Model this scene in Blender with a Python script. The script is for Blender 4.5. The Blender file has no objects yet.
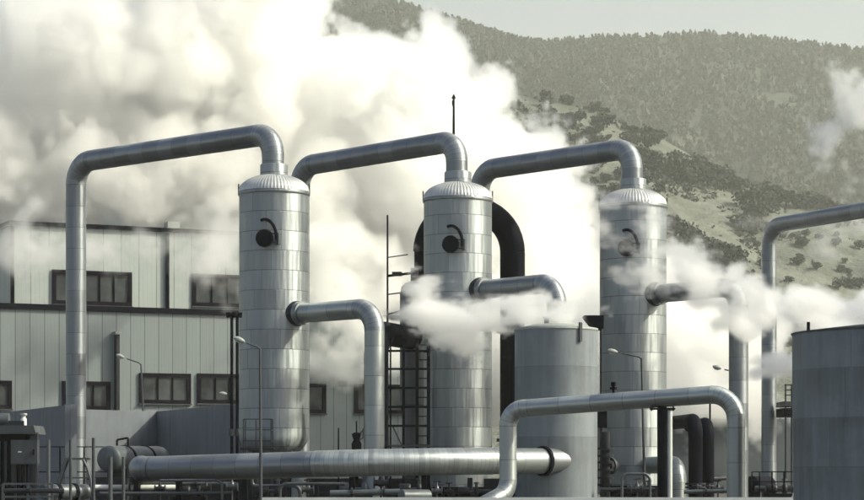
import bpy, math, random
import numpy as np
from mathutils import Vector, noise as mnoise

random.seed(7)
sc = bpy.context.scene
COL = sc.collection
PI = math.pi
R = math.radians

# ------------------------------------------------------------------ camera frame
# the photograph is 864 x 500; focal length in its pixels and the height of its horizon
F, HX, HY, EYE = 2200.0, 432.0, 470.0, 1.67


def at(px, py, Y):
    return Vector(((px - HX) / F * Y, Y, EYE + (HY - py) / F * Y))


def sx(px, Y):
    return (px - HX) / F * Y


def sz(py, Y):
    return EYE + (HY - py) / F * Y


# ------------------------------------------------------------------ materials
def nodes(name):
    m = bpy.data.materials.new(name)
    m.use_nodes = True
    nt = m.node_tree
    return m, nt, nt.nodes['Principled BSDF']


def lk(nt, a, b):
    nt.links.new(a, b)


def math_n(nt, op, a, b=None, c=None, clamp=False):
    n = nt.nodes.new('ShaderNodeMath')
    n.operation = op
    n.use_clamp = clamp
    for i, v in enumerate((a, b, c)):
        if v is None:
            continue
        if isinstance(v, (int, float)):
            n.inputs[i].default_value = v
        else:
            nt.links.new(v, n.inputs[i])
    return n.outputs[0]


def noise_n(nt, vec, scale, detail=3.0, rough=0.55):
    n = nt.nodes.new('ShaderNodeTexNoise')
    n.inputs['Scale'].default_value = scale
    n.inputs['Detail'].default_value = detail
    n.inputs['Roughness'].default_value = rough
    if vec is not None:
        nt.links.new(vec, n.inputs['Vector'])
    return n.outputs[0]


def ramp_n(nt, fac, stops):
    n = nt.nodes.new('ShaderNodeValToRGB')
    e = n.color_ramp.elements
    while len(e) < len(stops):
        e.new(0.5)
    for i, (p, c) in enumerate(stops):
        e[i].position = p
        e[i].color = (c[0], c[1], c[2], 1)
    nt.links.new(fac, n.inputs[0])
    return n.outputs[0]


def mapr(nt, v, a, b, c, d):
    n = nt.nodes.new('ShaderNodeMapRange')
    nt.links.new(v, n.inputs[0])
    for i, x in enumerate((a, b, c, d)):
        n.inputs[i + 1].default_value = x
    return n.outputs[0]


def scale_vec(nt, vec, s):
    n = nt.nodes.new('ShaderNodeVectorMath')
    n.operation = 'MULTIPLY'
    nt.links.new(vec, n.inputs[0])
    n.inputs[1].default_value = s
    return n.outputs[0]


def mixc(nt, fac, a, b, mode='MIX'):
    n = nt.nodes.new('ShaderNodeMix')
    n.data_type = 'RGBA'
    n.blend_type = mode
    for i, v in ((0, fac), (6, a), (7, b)):
        if isinstance(v, (int, float)):
            n.inputs[i].default_value = v
        elif isinstance(v, tuple):
            n.inputs[i].default_value = (v[0], v[1], v[2], 1)
        else:
            nt.links.new(v, n.inputs[i])
    return n.outputs[2]


def bump(nt, h, strength, dist, bsdf):
    b = nt.nodes.new('ShaderNodeBump')
    b.inputs['Strength'].default_value = strength
    b.inputs['Distance'].default_value = dist
    nt.links.new(h, b.inputs['Height'])
    nt.links.new(b.outputs[0], bsdf.inputs['Normal'])
    return b


def plain(name, col, rough=0.5, metal=0.0, var=0.25, scale=1.5, spec=None):
    """A painted, galvanised or concrete surface with mottling in its own colour and gloss."""
    col = cool(col)
    m, nt, b = nodes(name)
    tc = nt.nodes.new('ShaderNodeTexCoord')
    n1 = noise_n(nt, tc.outputs['Object'], scale, 5)
    n2 = noise_n(nt, scale_vec(nt, tc.outputs['Object'], (3.0, 3.0, 0.35)), scale, 4)
    f = math_n(nt, 'ADD', math_n(nt, 'MULTIPLY', n1, 0.5), math_n(nt, 'MULTIPLY', n2, 0.5))
    lo = tuple(c * (1 - var) for c in col)
    hi = tuple(min(1, c * (1 + var)) for c in col)
    lk(nt, ramp_n(nt, f, [(0.3, lo), (0.7, hi)]), b.inputs['Base Color'])
    lk(nt, mapr(nt, n1, 0.3, 0.7, max(0.05, rough - 0.1), min(1, rough + 0.12)), b.inputs['Roughness'])
    b.inputs['Metallic'].default_value = metal
    b.inputs['Specular IOR Level'].default_value = spec if spec is not None else (0.03 if max(col) < 0.02 else 0.28)
    bump(nt, n1, 0.15, 0.02, b)
    return m


def cladding(name, col, rough=0.38, seg=0.93, pw=1.1, metal=0.9, wob=0.5, var=0.18, seam=0.035, dark=0.62):
    """Thin metal sheets wrapped round a vessel or pipe: UV = (arc length, length) in metres."""
    col = cool(col)
    m, nt, b = nodes(name)
    uv = nt.nodes.new('ShaderNodeUVMap')
    sep = nt.nodes.new('ShaderNodeSeparateXYZ')
    lk(nt, uv.outputs[0], sep.inputs[0])
    u, v = sep.outputs[0], sep.outputs[1]
    vs = math_n(nt, 'DIVIDE', v, seg)
    row = math_n(nt, 'FLOOR', vs)
    fv = math_n(nt, 'FRACT', vs)
    wn = nt.nodes.new('ShaderNodeTexWhiteNoise')
    wn.noise_dimensions = '1D'
    lk(nt, row, wn.inputs['W'])
    us = math_n(nt, 'ADD', math_n(nt, 'DIVIDE', u, pw), wn.outputs[0])
    colm = math_n(nt, 'FLOOR', us)
    fu = math_n(nt, 'FRACT', us)
    cv = nt.nodes.new('ShaderNodeCombineXYZ')
    lk(nt, row, cv.inputs[0])
    lk(nt, colm, cv.inputs[1])
    oi = nt.nodes.new('ShaderNodeObjectInfo')
    lk(nt, oi.outputs['Random'], cv.inputs[2])
    wp = nt.nodes.new('ShaderNodeTexWhiteNoise')
    lk(nt, cv.outputs[0], wp.inputs[0])
    rnd = wp.outputs[0]
    sv = math_n(nt, 'LESS_THAN', fv, seam / seg)
    su = math_n(nt, 'LESS_THAN', fu, 0.7 * seam / pw)
    s = math_n(nt, 'MAXIMUM', sv, math_n(nt, 'MULTIPLY', su, 0.7))
    streak = noise_n(nt, scale_vec(nt, uv.outputs[0], (5.0, 0.5, 1.0)), 1.0, 4)
    blot = noise_n(nt, uv.outputs[0], 0.9, 5, 0.65)
    f = math_n(nt, 'ADD', math_n(nt, 'MULTIPLY', rnd, 0.45), math_n(nt, 'ADD', math_n(nt, 'MULTIPLY', streak, 0.3), math_n(nt, 'MULTIPLY', blot, 0.45)))
    base = ramp_n(nt, f, [(0.3, tuple(c * (1 - var) for c in col)), (0.9, tuple(min(1, c * (1 + var)) for c in col))])
    base = mixc(nt, math_n(nt, 'MULTIPLY', s, dark), base, tuple(c * 0.12 for c in col))
    lk(nt, base, b.inputs['Base Color'])
    lk(nt, math_n(nt, 'ADD', mapr(nt, rnd, 0, 1, rough - 0.06, rough + 0.08), mapr(nt, blot, 0.35, 0.7, -0.05, 0.08)), b.inputs['Roughness'])
    b.inputs['Metallic'].default_value = metal
    tg = nt.nodes.new('ShaderNodeTangent')
    tg.direction_type = 'UV_MAP'
    tg.uv_map = 'UVMap'
    lk(nt, tg.outputs[0], b.inputs['Tangent'])
    b.inputs['Anisotropic'].default_value = 0.65
    b.inputs['Anisotropic Rotation'].default_value = 0.25
    # each sheet is slightly bowed, so reflections break up into vertical bands
    cvx = nt.nodes.new('ShaderNodeCombineXYZ')
    lk(nt, math_n(nt, 'MULTIPLY', u, 1.6), cvx.inputs[0])
    lk(nt, math_n(nt, 'ADD', math_n(nt, 'MULTIPLY', v, 0.12), math_n(nt, 'MULTIPLY', row, 0.31)), cvx.inputs[1])
    wave = noise_n(nt, cvx.outputs[0], 1.0, 2)
    h = math_n(nt, 'SUBTRACT', math_n(nt, 'MULTIPLY', wave, wob), math_n(nt, 'MULTIPLY', s, 0.10))
    bump(nt, h, 0.35, 0.22, b)
    return m


def panelling(name, col, w=1.0, rough=0.5, var=0.08):
    """Vertical wall sheets with narrow dark joints: UV in metres along and up the wall."""
    col = cool(col)
    m, nt, b = nodes(name)
    uv = nt.nodes.new('ShaderNodeUVMap')
    sep = nt.nodes.new('ShaderNodeSeparateXYZ')
    lk(nt, uv.outputs[0], sep.inputs[0])
    us = math_n(nt, 'DIVIDE', sep.outputs[0], w)
    wp = nt.nodes.new('ShaderNodeTexWhiteNoise')
    wp.noise_dimensions = '1D'
    lk(nt, math_n(nt, 'FLOOR', us), wp.inputs['W'])
    fu = math_n(nt, 'FRACT', us)
    s = math_n(nt, 'LESS_THAN', fu, 0.07 / w)
    rib = math_n(nt, 'LESS_THAN', math_n(nt, 'FRACT', math_n(nt, 'MULTIPLY', us, 4.0)), 0.2)
    streak = noise_n(nt, scale_vec(nt, uv.outputs[0], (2.5, 0.16, 1.0)), 1.0, 5, 0.6)
    blot = noise_n(nt, uv.outputs[0], 0.35, 5, 0.6)
    f = math_n(nt, 'ADD', math_n(nt, 'MULTIPLY', wp.outputs[0], 0.3), math_n(nt, 'ADD', math_n(nt, 'MULTIPLY', streak, 0.45), math_n(nt, 'MULTIPLY', blot, 0.35)))
    base = ramp_n(nt, f, [(0.3, tuple(c * (1 - var) for c in col)), (0.85, tuple(c * (1 + var) for c in col))])
    base = mixc(nt, math_n(nt, 'MULTIPLY', rib, 0.10), base, tuple(c * 0.4 for c in col))
    base = mixc(nt, math_n(nt, 'MULTIPLY', s, 0.6), base, tuple(c * 0.2 for c in col))
    lk(nt, base, b.inputs['Base Color'])
    b.inputs['Roughness'].default_value = rough
    h = math_n(nt, 'SUBTRACT', math_n(nt, 'MULTIPLY', rib, 0.3), s)
    bump(nt, h, 0.5, 0.03, b)
    return m


def plated(name, col, seams, rough=0.5, var=0.3, metal=0.0):
    """Painted steel plate vessel with weld seams and vertical weathering; UV in metres."""
    col = cool(col)
    m, nt, b = nodes(name)
    uv = nt.nodes.new('ShaderNodeUVMap')
    sep = nt.nodes.new('ShaderNodeSeparateXYZ')
    lk(nt, uv.outputs[0], sep.inputs[0])
    u, v = sep.outputs[0], sep.outputs[1]
    vs = math_n(nt, 'DIVIDE', v, seams[1])
    row = math_n(nt, 'FLOOR', vs)
    wn = nt.nodes.new('ShaderNodeTexWhiteNoise')
    wn.noise_dimensions = '1D'
    lk(nt, row, wn.inputs['W'])
    us = math_n(nt, 'ADD', math_n(nt, 'DIVIDE', u, seams[0]), wn.outputs[0])
    sv = math_n(nt, 'LESS_THAN', math_n(nt, 'FRACT', vs), 0.035 / seams[1])
    su = math_n(nt, 'LESS_THAN', math_n(nt, 'FRACT', us), 0.03 / seams[0])
    s = math_n(nt, 'MAXIMUM', sv, su)
    cv = nt.nodes.new('ShaderNodeCombineXYZ')
    lk(nt, row, cv.inputs[0])
    lk(nt, math_n(nt, 'FLOOR', us), cv.inputs[1])
    wp = nt.nodes.new('ShaderNodeTexWhiteNoise')
    lk(nt, cv.outputs[0], wp.inputs[0])
    streak = noise_n(nt, scale_vec(nt, uv.outputs[0], (2.2, 0.22, 1.0)), 1.0, 6, 0.62)
    blot = noise_n(nt, uv.outputs[0], 0.55, 6, 0.65)
    under = math_n(nt, 'MULTIPLY', math_n(nt, 'SUBTRACT', 1.0, math_n(nt, 'FRACT', vs)), 0.12)
    f = math_n(nt, 'ADD', math_n(nt, 'ADD', math_n(nt, 'MULTIPLY', streak, 0.5), math_n(nt, 'MULTIPLY', blot, 0.42)), math_n(nt, 'ADD', math_n(nt, 'MULTIPLY', wp.outputs[0], 0.12), under))
    base = ramp_n(nt, f, [(0.38, tuple(c * (1 - var) for c in col)), (0.74, tuple(c * (1 + var) for c in col))])
    base = mixc(nt, math_n(nt, 'MULTIPLY', s, 0.42), base, tuple(c * 0.2 for c in col))
    lk(nt, base, b.inputs['Base Color'])
    b.inputs['Metallic'].default_value = metal
    lk(nt, mapr(nt, blot, 0.3, 0.7, rough - 0.08, rough + 0.1), b.inputs['Roughness'])
    h = math_n(nt, 'SUBTRACT', math_n(nt, 'MULTIPLY', blot, 0.4), math_n(nt, 'MULTIPLY', s, 0.4))
    bump(nt, h, 0.3, 0.05, b)
    return m


M = {}
TONE = (0.70, 0.755, 0.785)


def cool(c):
    return tuple(a * b for a, b in zip(c, TONE))


M['clad_tank'] = cladding('clad_tank', (0.44, 0.445, 0.44), rough=0.49, seg=0.93, pw=1.5, metal=0.75, wob=1.2, dark=0.55, var=0.2)
M['clad_pipe'] = cladding('clad_pipe', (0.30, 0.305, 0.315), rough=0.42, seg=1.1, pw=9.0, metal=0.75, wob=0.6, dark=0.35, var=0.25)
M['clad_elbow'] = cladding('clad_elbow', (0.36, 0.365, 0.372), rough=0.44, seg=0.17, pw=9.0, metal=0.72, wob=0.3, seam=0.025, dark=0.28)
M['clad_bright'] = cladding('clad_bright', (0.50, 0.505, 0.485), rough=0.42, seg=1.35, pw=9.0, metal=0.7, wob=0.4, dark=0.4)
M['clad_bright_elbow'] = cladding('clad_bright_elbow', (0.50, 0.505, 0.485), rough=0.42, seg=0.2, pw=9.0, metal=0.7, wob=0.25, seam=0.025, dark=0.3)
M['clad_head'] = cladding('clad_head', (0.5, 0.51, 0.5), rough=0.42, seg=30.0, pw=0.32, metal=0.85, wob=0.2, seam=0.04)
M['black_pipe'] = plain('black_pipe', (0.007, 0.007, 0.012), 0.55)
M['black_steel'] = plain('black_steel', (0.008, 0.008, 0.013), 0.58)
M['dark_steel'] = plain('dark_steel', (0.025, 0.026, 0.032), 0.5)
M['grey_steel'] = plain('grey_steel', (0.07, 0.074, 0.08), 0.5)
M['galv'] = plain('galvanised', (0.14, 0.145, 0.15), 0.42, 0.6)
M['pale_paint'] = plain('pale_paint', (0.42, 0.42, 0.38), 0.5, var=0.12)
M['white_paint'] = plain('white_paint', (0.75, 0.74, 0.68), 0.5, var=0.08)
M['concrete'] = plain('concrete', (0.24, 0.245, 0.24), 0.85, var=0.22, scale=0.6)
M['wall_grey'] = plain('wall_grey', (0.215, 0.222, 0.242), 0.8, var=0.26, scale=0.7)
M['boundary'] = plain('boundary_wall_grey', (0.10, 0.108, 0.115), 0.85, var=0.2, scale=0.4)
M['parapet'] = plain('parapet_white', (0.8, 0.78, 0.74), 0.8, var=0.12, scale=2.0)
M['mid_tank'] = plated('mid_tank_paint', (0.245, 0.26, 0.27), (5.8, 3.1), 0.52, 0.36, 0.2)
M['big_tank'] = plated('big_tank_plate', (0.18, 0.197, 0.21), (2.6, 1.75), 0.55, 0.6)
M['drum'] = plain('drum_grey', (0.135, 0.143, 0.145), 0.45, 0.3)
M['panel'] = panelling('wall_panel', (0.265, 0.287, 0.278), 1.02)
M['panel_upper'] = panelling('upper_wall_panel', (0.47, 0.49, 0.45), 1.3)
M['frame'] = plain('window_frame', (0.013, 0.009, 0.015), 0.6, spec=0.03)
M['trim'] = plain('roof_trim', (0.010, 0.009, 0.015), 0.6, spec=0.03)


def glass_mat():
    m, nt, b = nodes('window_glass')
    tc = nt.nodes.new('ShaderNodeTexCoord')
    n = noise_n(nt, tc.outputs['Object'], 0.5, 3)
    lk(nt, ramp_n(nt, n, [(0.35, (0.02, 0.023, 0.026)), (0.7, (0.075, 0.082, 0.085))]), b.inputs['Base Color'])
    b.inputs['Roughness'].default_value = 0.12
    b.inputs['Specular IOR Level'].default_value = 0.22
    bump(nt, n, 0.1, 0.05, b)
    return m


M['glass'] = glass_mat()


def gravel_mat():
    m, nt, b = nodes('gravel_ground')
    tc = nt.nodes.new('ShaderNodeTexCoord')
    n = noise_n(nt, tc.outputs['Object'], 0.5, 8, 0.7)
    lk(nt, ramp_n(nt, n, [(0.3, (0.035, 0.035, 0.036)), (0.7, (0.08, 0.079, 0.074))]), b.inputs['Base Color'])
    b.inputs['Roughness'].default_value = 0.95
    bump(nt, n, 0.6, 0.1, b)
    return m


M['gravel'] = gravel_mat()


# ------------------------------------------------------------------ mesh builder
class MB:
    def __init__(self):
        self.v, self.f, self.uv, self.s = [], [], [], []

    def face(self, idx, uv=None, smooth=False):
        self.f.append(tuple(idx))
        self.uv.append(uv or [(0, 0)] * len(idx))
        self.s.append(smooth)

    def quad(self, a, b, c, d, uv=None):
        i = len(self.v)
        self.v += [tuple(a), tuple(b), tuple(c), tuple(d)]
        a, b, d = Vector(a), Vector(b), Vector(d)
        if uv is None:
            w, h = (b - a).length, (d - a).length
            uv = [(0, 0), (w, 0), (w, h), (0, h)]
        self.face((i, i + 1, i + 2, i + 3), uv)

    def hexa(self, p, u0=0.0):
        """Closed box from 8 corners: bottom ring 0-3 counter-clockwise seen from above, top ring 4-7."""
        i = len(self.v)
        p = [Vector(q) for q in p]
        self.v += [tuple(q) for q in p]
        for k in ((0, 3, 2, 1), (4, 5, 6, 7), (0, 1, 5, 4), (1, 2, 6, 5), (2, 3, 7, 6), (3, 0, 4, 7)):
            w = (p[k[1]] - p[k[0]]).length
            h = (p[k[3]] - p[k[0]]).length
            z0 = p[k[0]].z if abs((p[k[3]] - p[k[0]]).z) > 0.5 * h else 0
            self.face([i + q for q in k], [(u0, z0), (u0 + w, z0), (u0 + w, z0 + h), (u0, z0 + h)])
        return self

    def box(self, c, s, d=None):
        """Box of size s about c; d = horizontal direction of its local x."""
        c = Vector(c)
        ux = Vector((1, 0, 0)) if d is None else Vector((d[0], d[1], 0)).normalized()
        uy = Vector((-ux.y, ux.x, 0))
        uz = Vector((0, 0, 1))
        a, b_, h = ux * s[0] / 2, uy * s[1] / 2, uz * s[2] / 2
        return self.hexa([c - a - b_ - h, c + a - b_ - h, c + a + b_ - h, c - a + b_ - h, c - a - b_ + h, c + a - b_ + h, c + a + b_ + h, c - a + b_ + h])

    def bar(self, a, b, w, h=None):
        """Rectangular bar from a to b."""
        a, b = Vector(a), Vector(b)
        h = h or w
        t = (b - a).normalized()
        up = Vector((0, 0, 1)) if abs(t.z) < 0.9 else Vector((0, 1, 0))
        x = t.cross(up).normalized() * w / 2
        y = x.cross(t).normalized() * h / 2
        return self.hexa([a - x - y, a + x - y, b + x - y, b - x - y, a - x + y, a + x + y, b + x + y, b - x + y])

    def tube(self, pts, r, n=24, caps=True, v0=0.0, ends=None):
        pts = [Vector(p) for p in pts]
        rr = r if isinstance(r, (list, tuple)) else [r] * len(pts)
        tang = []
        for i in range(len(pts)):
            a = pts[max(0, i - 1)]
            b = pts[min(len(pts) - 1, i + 1)]
            tang.append((b - a).normalized())
        if ends:
            tang[0], tang[-1] = Vector(ends[0]).normalized(), Vector(ends[1]).normalized()
        t = tang[0]
        ref = Vector((0, 0, 1)) if abs(t.z) < 0.9 else Vector((0, 1, 0))
        x = t.cross(ref).normalized()
        base = len(self.v)
        lens = [v0]
        for i in range(1, len(pts)):
            lens.append(lens[-1] + (pts[i] - pts[i - 1]).length)
        for i, p in enumerate(pts):
            t = tang[i]
            x = (x - t * x.dot(t)).normalized()
            y = t.cross(x)
            for k in range(n):
                a = 2 * PI * k / n
                q = p + (x * math.cos(a) + y * math.sin(a)) * rr[i]
                self.v.append(tuple(q))
        rm = max(rr)
        for i in range(len(pts) - 1):
            for k in range(n):
                k2 = (k + 1) % n
                a0, a1 = 2 * PI * k / n * rm, 2 * PI * (k + 1) / n * rm
                self.face((base + i * n + k, base + i * n + k2, base + (i + 1) * n + k2, base + (i + 1) * n + k),
                          [(a0, lens[i]), (a1, lens[i]), (a1, lens[i + 1]), (a0, lens[i + 1])], True)
        if caps:
            c0 = len(self.v)
            self.v += self.v[base:base + n] + self.v[base + (len(pts) - 1) * n:base + len(pts) * n]
            self.face([c0 + k for k in range(n)][::-1])
            self.face([c0 + n + k for k in range(n)])
        return self

    def lathe(self, prof, c, n=64, closed=True):
        """Surface of revolution about a vertical axis through c; prof = [(radius, height)], bottom to top."""
        base = len(self.v)
        rm = max(p[0] for p in prof)
        L = [prof[0][1]]
        for i in range(1, len(prof)):
            L.append(L[-1] + math.hypot(prof[i][0] - prof[i - 1][0], prof[i][1] - prof[i - 1][1]))
        for r, z in prof:
            for k in range(n):
                a = 2 * PI * k / n
                self.v.append((c[0] + max(r, 1e-3) * math.cos(a), c[1] + max(r, 1e-3) * math.sin(a), c[2] + z))
        for i in range(len(prof) - 1):
            for k in range(n):
                k2 = (k + 1) % n
                a0, a1 = 2 * PI * k / n * rm, 2 * PI * (k + 1) / n * rm
                self.face((base + i * n + k, base + i * n + k2, base + (i + 1) * n + k2, base + (i + 1) * n + k),
                          [(a0, L[i]), (a1, L[i]), (a1, L[i + 1]), (a0, L[i + 1])], True)
        if closed:
            c0 = len(self.v)
            self.v += self.v[base:base + n] + self.v[base + (len(prof) - 1) * n:base + len(prof) * n]
            self.face([c0 + k for k in range(n)][::-1])
            self.face([c0 + n + k for k in range(n)])
        return self

    def build(self, name, mat, parent=None, origin=None):
        o0 = Vector((0, 0, 0))
        if parent is not None:
            o0 = world_loc(parent)
        if origin is not None:
            o0 = Vector(origin)
        me = bpy.data.meshes.new(name)
        me.from_pydata([(x - o0.x, y - o0.y, z - o0.z) for x, y, z in self.v], [], self.f)
        uvl = me.uv_layers.new(name='UVMap')
        uvl.data.foreach_set('uv', [c for fu in self.uv for p in fu for c in p])
        me.polygons.foreach_set('use_smooth', self.s)
        me.materials.append(M[mat] if isinstance(mat, str) else mat)
        me.update()
        ob = bpy.data.objects.new(name, me)
        COL.objects.link(ob)
        if parent is not None:
            ob.parent = parent
            if origin is not None:
                ob.location = Vector(origin) - world_loc(parent)
        elif origin is not None:
            ob.location = o0
        return ob


def world_loc(o):
    p = Vector((0, 0, 0))
    while o is not None:
        p += o.location
        o = o.parent
    return p


def thing(name, loc, label, cat, group=None):
    o = bpy.data.objects.new(name, None)
    o.empty_display_size = 0.3
    COL.objects.link(o)
    o.location = Vector(loc)
    o['label'] = label
    o['category'] = cat
    if group:
        o['group'] = group
    return o


def tag(o, label, cat, group=None):
    o['label'] = label
    o['category'] = cat
    if group:
        o['group'] = group
    return o


def structure(o):
    o['kind'] = 'structure'
    return o


def fillet(pts, rad, n=9):
    """Rounds the corners of a polyline; returns the pieces [(points, is_bend)]."""
    pts = [Vector(p) for p in pts]
    out, cur = [], [pts[0]]
    for i in range(1, len(pts) - 1):
        a, b, c = pts[i - 1], pts[i], pts[i + 1]
        d1, d2 = (a - b).normalized(), (c - b).normalized()
        ang = math.acos(max(-1, min(1, d1.dot(d2))))
        rd = rad[i - 1] if isinstance(rad, (list, tuple)) else rad
        t = min(rd / math.tan(ang / 2), 0.48 * (a - b).length, 0.48 * (c - b).length)
        rr = t * math.tan(ang / 2)
        s, e = b + d1 * t, b + d2 * t
        cen = b + (d1 + d2).normalized() * (rr / math.sin(ang / 2))
        cur.append(s)
        out.append((cur, False))
        arc = []
        v1, v2 = s - cen, e - cen
        tot = v1.angle(v2)
        for k in range(n + 1):
            f = k / n
            q = (v1 * math.sin((1 - f) * tot) + v2 * math.sin(f * tot)) / math.sin(tot)
            arc.append(cen + q)
        out.append((arc, True))
        cur = [e]
    cur.append(pts[-1])
    out.append((cur, False))
    return out


def densify(p, step=2.0):
    r = [p[0]]
    for i in range(1, len(p)):
        n = max(1, int((p[i] - p[i - 1]).length / step))
        for k in range(1, n + 1):
            r.append(p[i - 1].lerp(p[i], k / n))
    return r


def pipe(parent, pts, r, bend, mat='clad_pipe', emat='clad_elbow', n=28, nb=10, part='pipe_run', elbow='elbow'):
    """A pipe through pts: each straight run and each elbow is a mesh of its own under parent."""
    v = 0.0
    pieces = fillet(pts, bend, nb)
    for i, (pc, is_bend) in enumerate(pieces):
        L = sum((pc[k + 1] - pc[k]).length for k in range(len(pc) - 1))
        if L < 0.02:
            continue
        if is_bend:
            p0, p1 = pieces[i - 1][0], pieces[i + 1][0]
            e0 = p0[-1] - p0[0] if (p0[-1] - p0[0]).length > 1e-3 else pc[1] - pc[0]
            e1 = p1[-1] - p1[0] if (p1[-1] - p1[0]).length > 1e-3 else pc[-1] - pc[-2]
            MB().tube(pc, r + 0.008, n, True, 0.0, (e0, e1)).build(elbow, emat, parent)
        else:
            MB().tube(densify(pc), r, n, True, v).build(part, mat, parent)
        v += L


def flange(parent, p, d, r, t=0.12, mat='clad_pipe', name='flange'):
    p, d = Vector(p), Vector(d).normalized()
    return MB().tube([p - d * t / 2, p + d * t / 2], r, 28).build(name, mat, parent)


# ------------------------------------------------------------------ ground
gm = MB()
gm.quad((-3000, -200, 0), (3000, -200, 0), (3000, 3200, 0), (-3000, 3200, 0))
structure(gm.build('ground', 'gravel'))

# ------------------------------------------------------------------ separator vessels
RT = 1.66


def separator(px, Y, z_sh, label, z_bottom, round_bottom, hatch_px, hatch_py):
    c = Vector((sx(px, Y), Y, 0))
    t = thing('separator_tank', c, label, 'separator tank', 'tall metal clad separator tanks')
    if round_bottom:
        prof = [(max(0.05, RT * math.sin(k_ * PI / 24)), z_bottom - 1.15 * math.cos(k_ * PI / 24)) for k_ in range(13)]
        head = prof
        for k in range(4):
            a = PI / 4 + k * PI / 2
            q = c + Vector((math.cos(a) * 1.15, math.sin(a) * 1.15, 0))
            MB().tube([q, q + Vector((0, 0, z_bottom - 0.7))], 0.14, 16).build('leg', 'dark_steel', t)
        MB().lathe([(0.36, 0.0), (0.36, z_bottom - 1.2)], c + Vector((1.25, -1.0, 0)), 28).build('drain_pipe', 'clad_bright', t)
    else:
        MB().lathe([(RT * 0.97, 0.0), (RT * 0.97, z_bottom)], c, 64).build('skirt', 'black_steel', t)
    n = 16
    prof = (head[:-1] if round_bottom else []) + [(RT, z_bottom + (z_sh - z_bottom) * i / n) for i in range(n + 1)]
    MB().lathe(prof, c, 96).build('shell', 'clad_tank', t)
    # domed top made of narrow tapering sheets, their edges slightly raised
    d = MB()
    nn, H = 192, 0.84
    rings = [(math.cos(a), math.sin(a)) for a in [PI / 2 * i / 12 for i in range(12)]] + [(0.06, 1.0)]
    base = 0
    for cr, sr in rings:
        for k in range(nn):
            a = 2 * PI * k / nn
            rib = 0.016 if k % 3 == 0 else 0.0
            rr = (RT + 0.02 + rib) * cr + 0.002
            d.v.append((c.x + rr * math.cos(a), c.y + rr * math.sin(a), z_sh + 0.03 + H * sr + rib * sr))
    for i in range(len(rings) - 1):
        for k in range(nn):
            k2 = (k + 1) % nn
            d.face((i * nn + k, i * nn + k2, (i + 1) * nn + k2, (i + 1) * nn + k), [(0.1, 0.1)] * 4, False)
    d.build('domed_top', M['dome'], t)
    MB().lathe([(RT, -0.16), (RT + 0.045, -0.15), (RT + 0.045, 0.02), (RT, 0.035)], c + Vector((0, 0, z_sh)), 96, False).build('shoulder_band', 'clad_tank', t)
    # collar where the steam pipe leaves the top
    MB().lathe([(0.66, z_sh + 0.5), (0.66, z_sh + 1.3), (0.645, z_sh + 1.34), (0.5, z_sh + 1.345)], c, 40).build('collar', 'clad_tank', t)
    # little lugs on the rim
    for sgn in (-1, 1):
        MB().bar(c + Vector((sgn * (RT + 0.03), 0, z_sh - 0.1)), c + Vector((sgn * (RT + 0.03), 0, z_sh + 0.42)), 0.06).build('lifting_lug', 'dark_steel', t)
    # manhole with its davit
    hx, hz = sx(hatch_px, Y - RT), sz(hatch_py, Y - RT)
    ox = hx - c.x
    nrm = Vector((ox, -math.sqrt(RT * RT - ox * ox), 0)) / RT
    q = Vector((c.x, c.y, hz)) + nrm * (RT - 0.1)
    MB().tube([q, q + nrm * 0.3], 0.36, 28).build('manhole_neck', 'dark_steel', t)
    cov = MB().tube([q + nrm * 0.3, q + nrm * 0.36, q + nrm * 0.40], [0.42, 0.42, 0.36], 32)
    cover = cov.build('manhole_cover', 'black_steel', t)
    for k in range(16):
        a = k * 2 * PI / 16
        side = Vector((-nrm.y, nrm.x, 0))
        p = q + nrm * 0.36 + side * math.cos(a) * 0.385 + Vector((0, 0, math.sin(a) * 0.385))
        MB().tube([p, p + nrm * 0.06], 0.028, 6).build('bolt', 'dark_steel', cover)
    side = Vector((-nrm.y, nrm.x, 0))
    arm = []
    for k in range(13):
        a = R(-8) + k * R(118) / 12
        arm.append(q + nrm * 0.34 + side * (math.cos(a) * 0.56 + 0.02) + Vector((0, 0, 0.0 + math.sin(a) * 0.88)))
    MB().tube(arm, 0.075, 10).build('davit_arm', 'black_steel', t)
    MB().box(q + nrm * 0.2 + side * 0.62 + Vector((0, 0, -0.02)), (0.16, 0.4, 0.5), side).build('hinge_bracket', 'grey_steel', t)
    for k in (-0.22, 0.2):
        MB().bar(q + nrm * 0.36 + side * 0.36 + Vector((0, 0, k)), q + nrm * 0.36 + side * 0.6 + Vector((0, 0, k)), 0.06).build('hinge_arm', 'dark_steel', t)
    return t, c


def dome_mat():
    m, nt, b = nodes('clad_dome')
    tc = nt.nodes.new('ShaderNodeTexCoord')
    n = noise_n(nt, tc.outputs['Object'], 1.6, 4)
    lk(nt, ramp_n(nt, n, [(0.3, (0.42, 0.43, 0.42)), (0.7, (0.6, 0.61, 0.58))]), b.inputs['Base Color'])
    b.inputs['Metallic'].default_value = 0.5
    b.inputs['Roughness'].default_value = 0.42
    return m


M['dome'] = dome_mat()

T1, c1 = separator(274.0, 105.0, 14.90, 'tall metal clad separator tank standing beside the panelled building', 3.35, True, 265.5, 238.5)
T2, c2 = separator(457.8, 107.3, 14.86, 'tall metal clad separator tank in front of the black arched pipe', 0.85, False, 451.5, 244.5)
T3, c3 = separator(633.0, 109.8, 14.84, 'tall metal clad separator tank between the pale storage tank and the black elbow pipes', 0.9, False, 627.0, 248.0)

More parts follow.
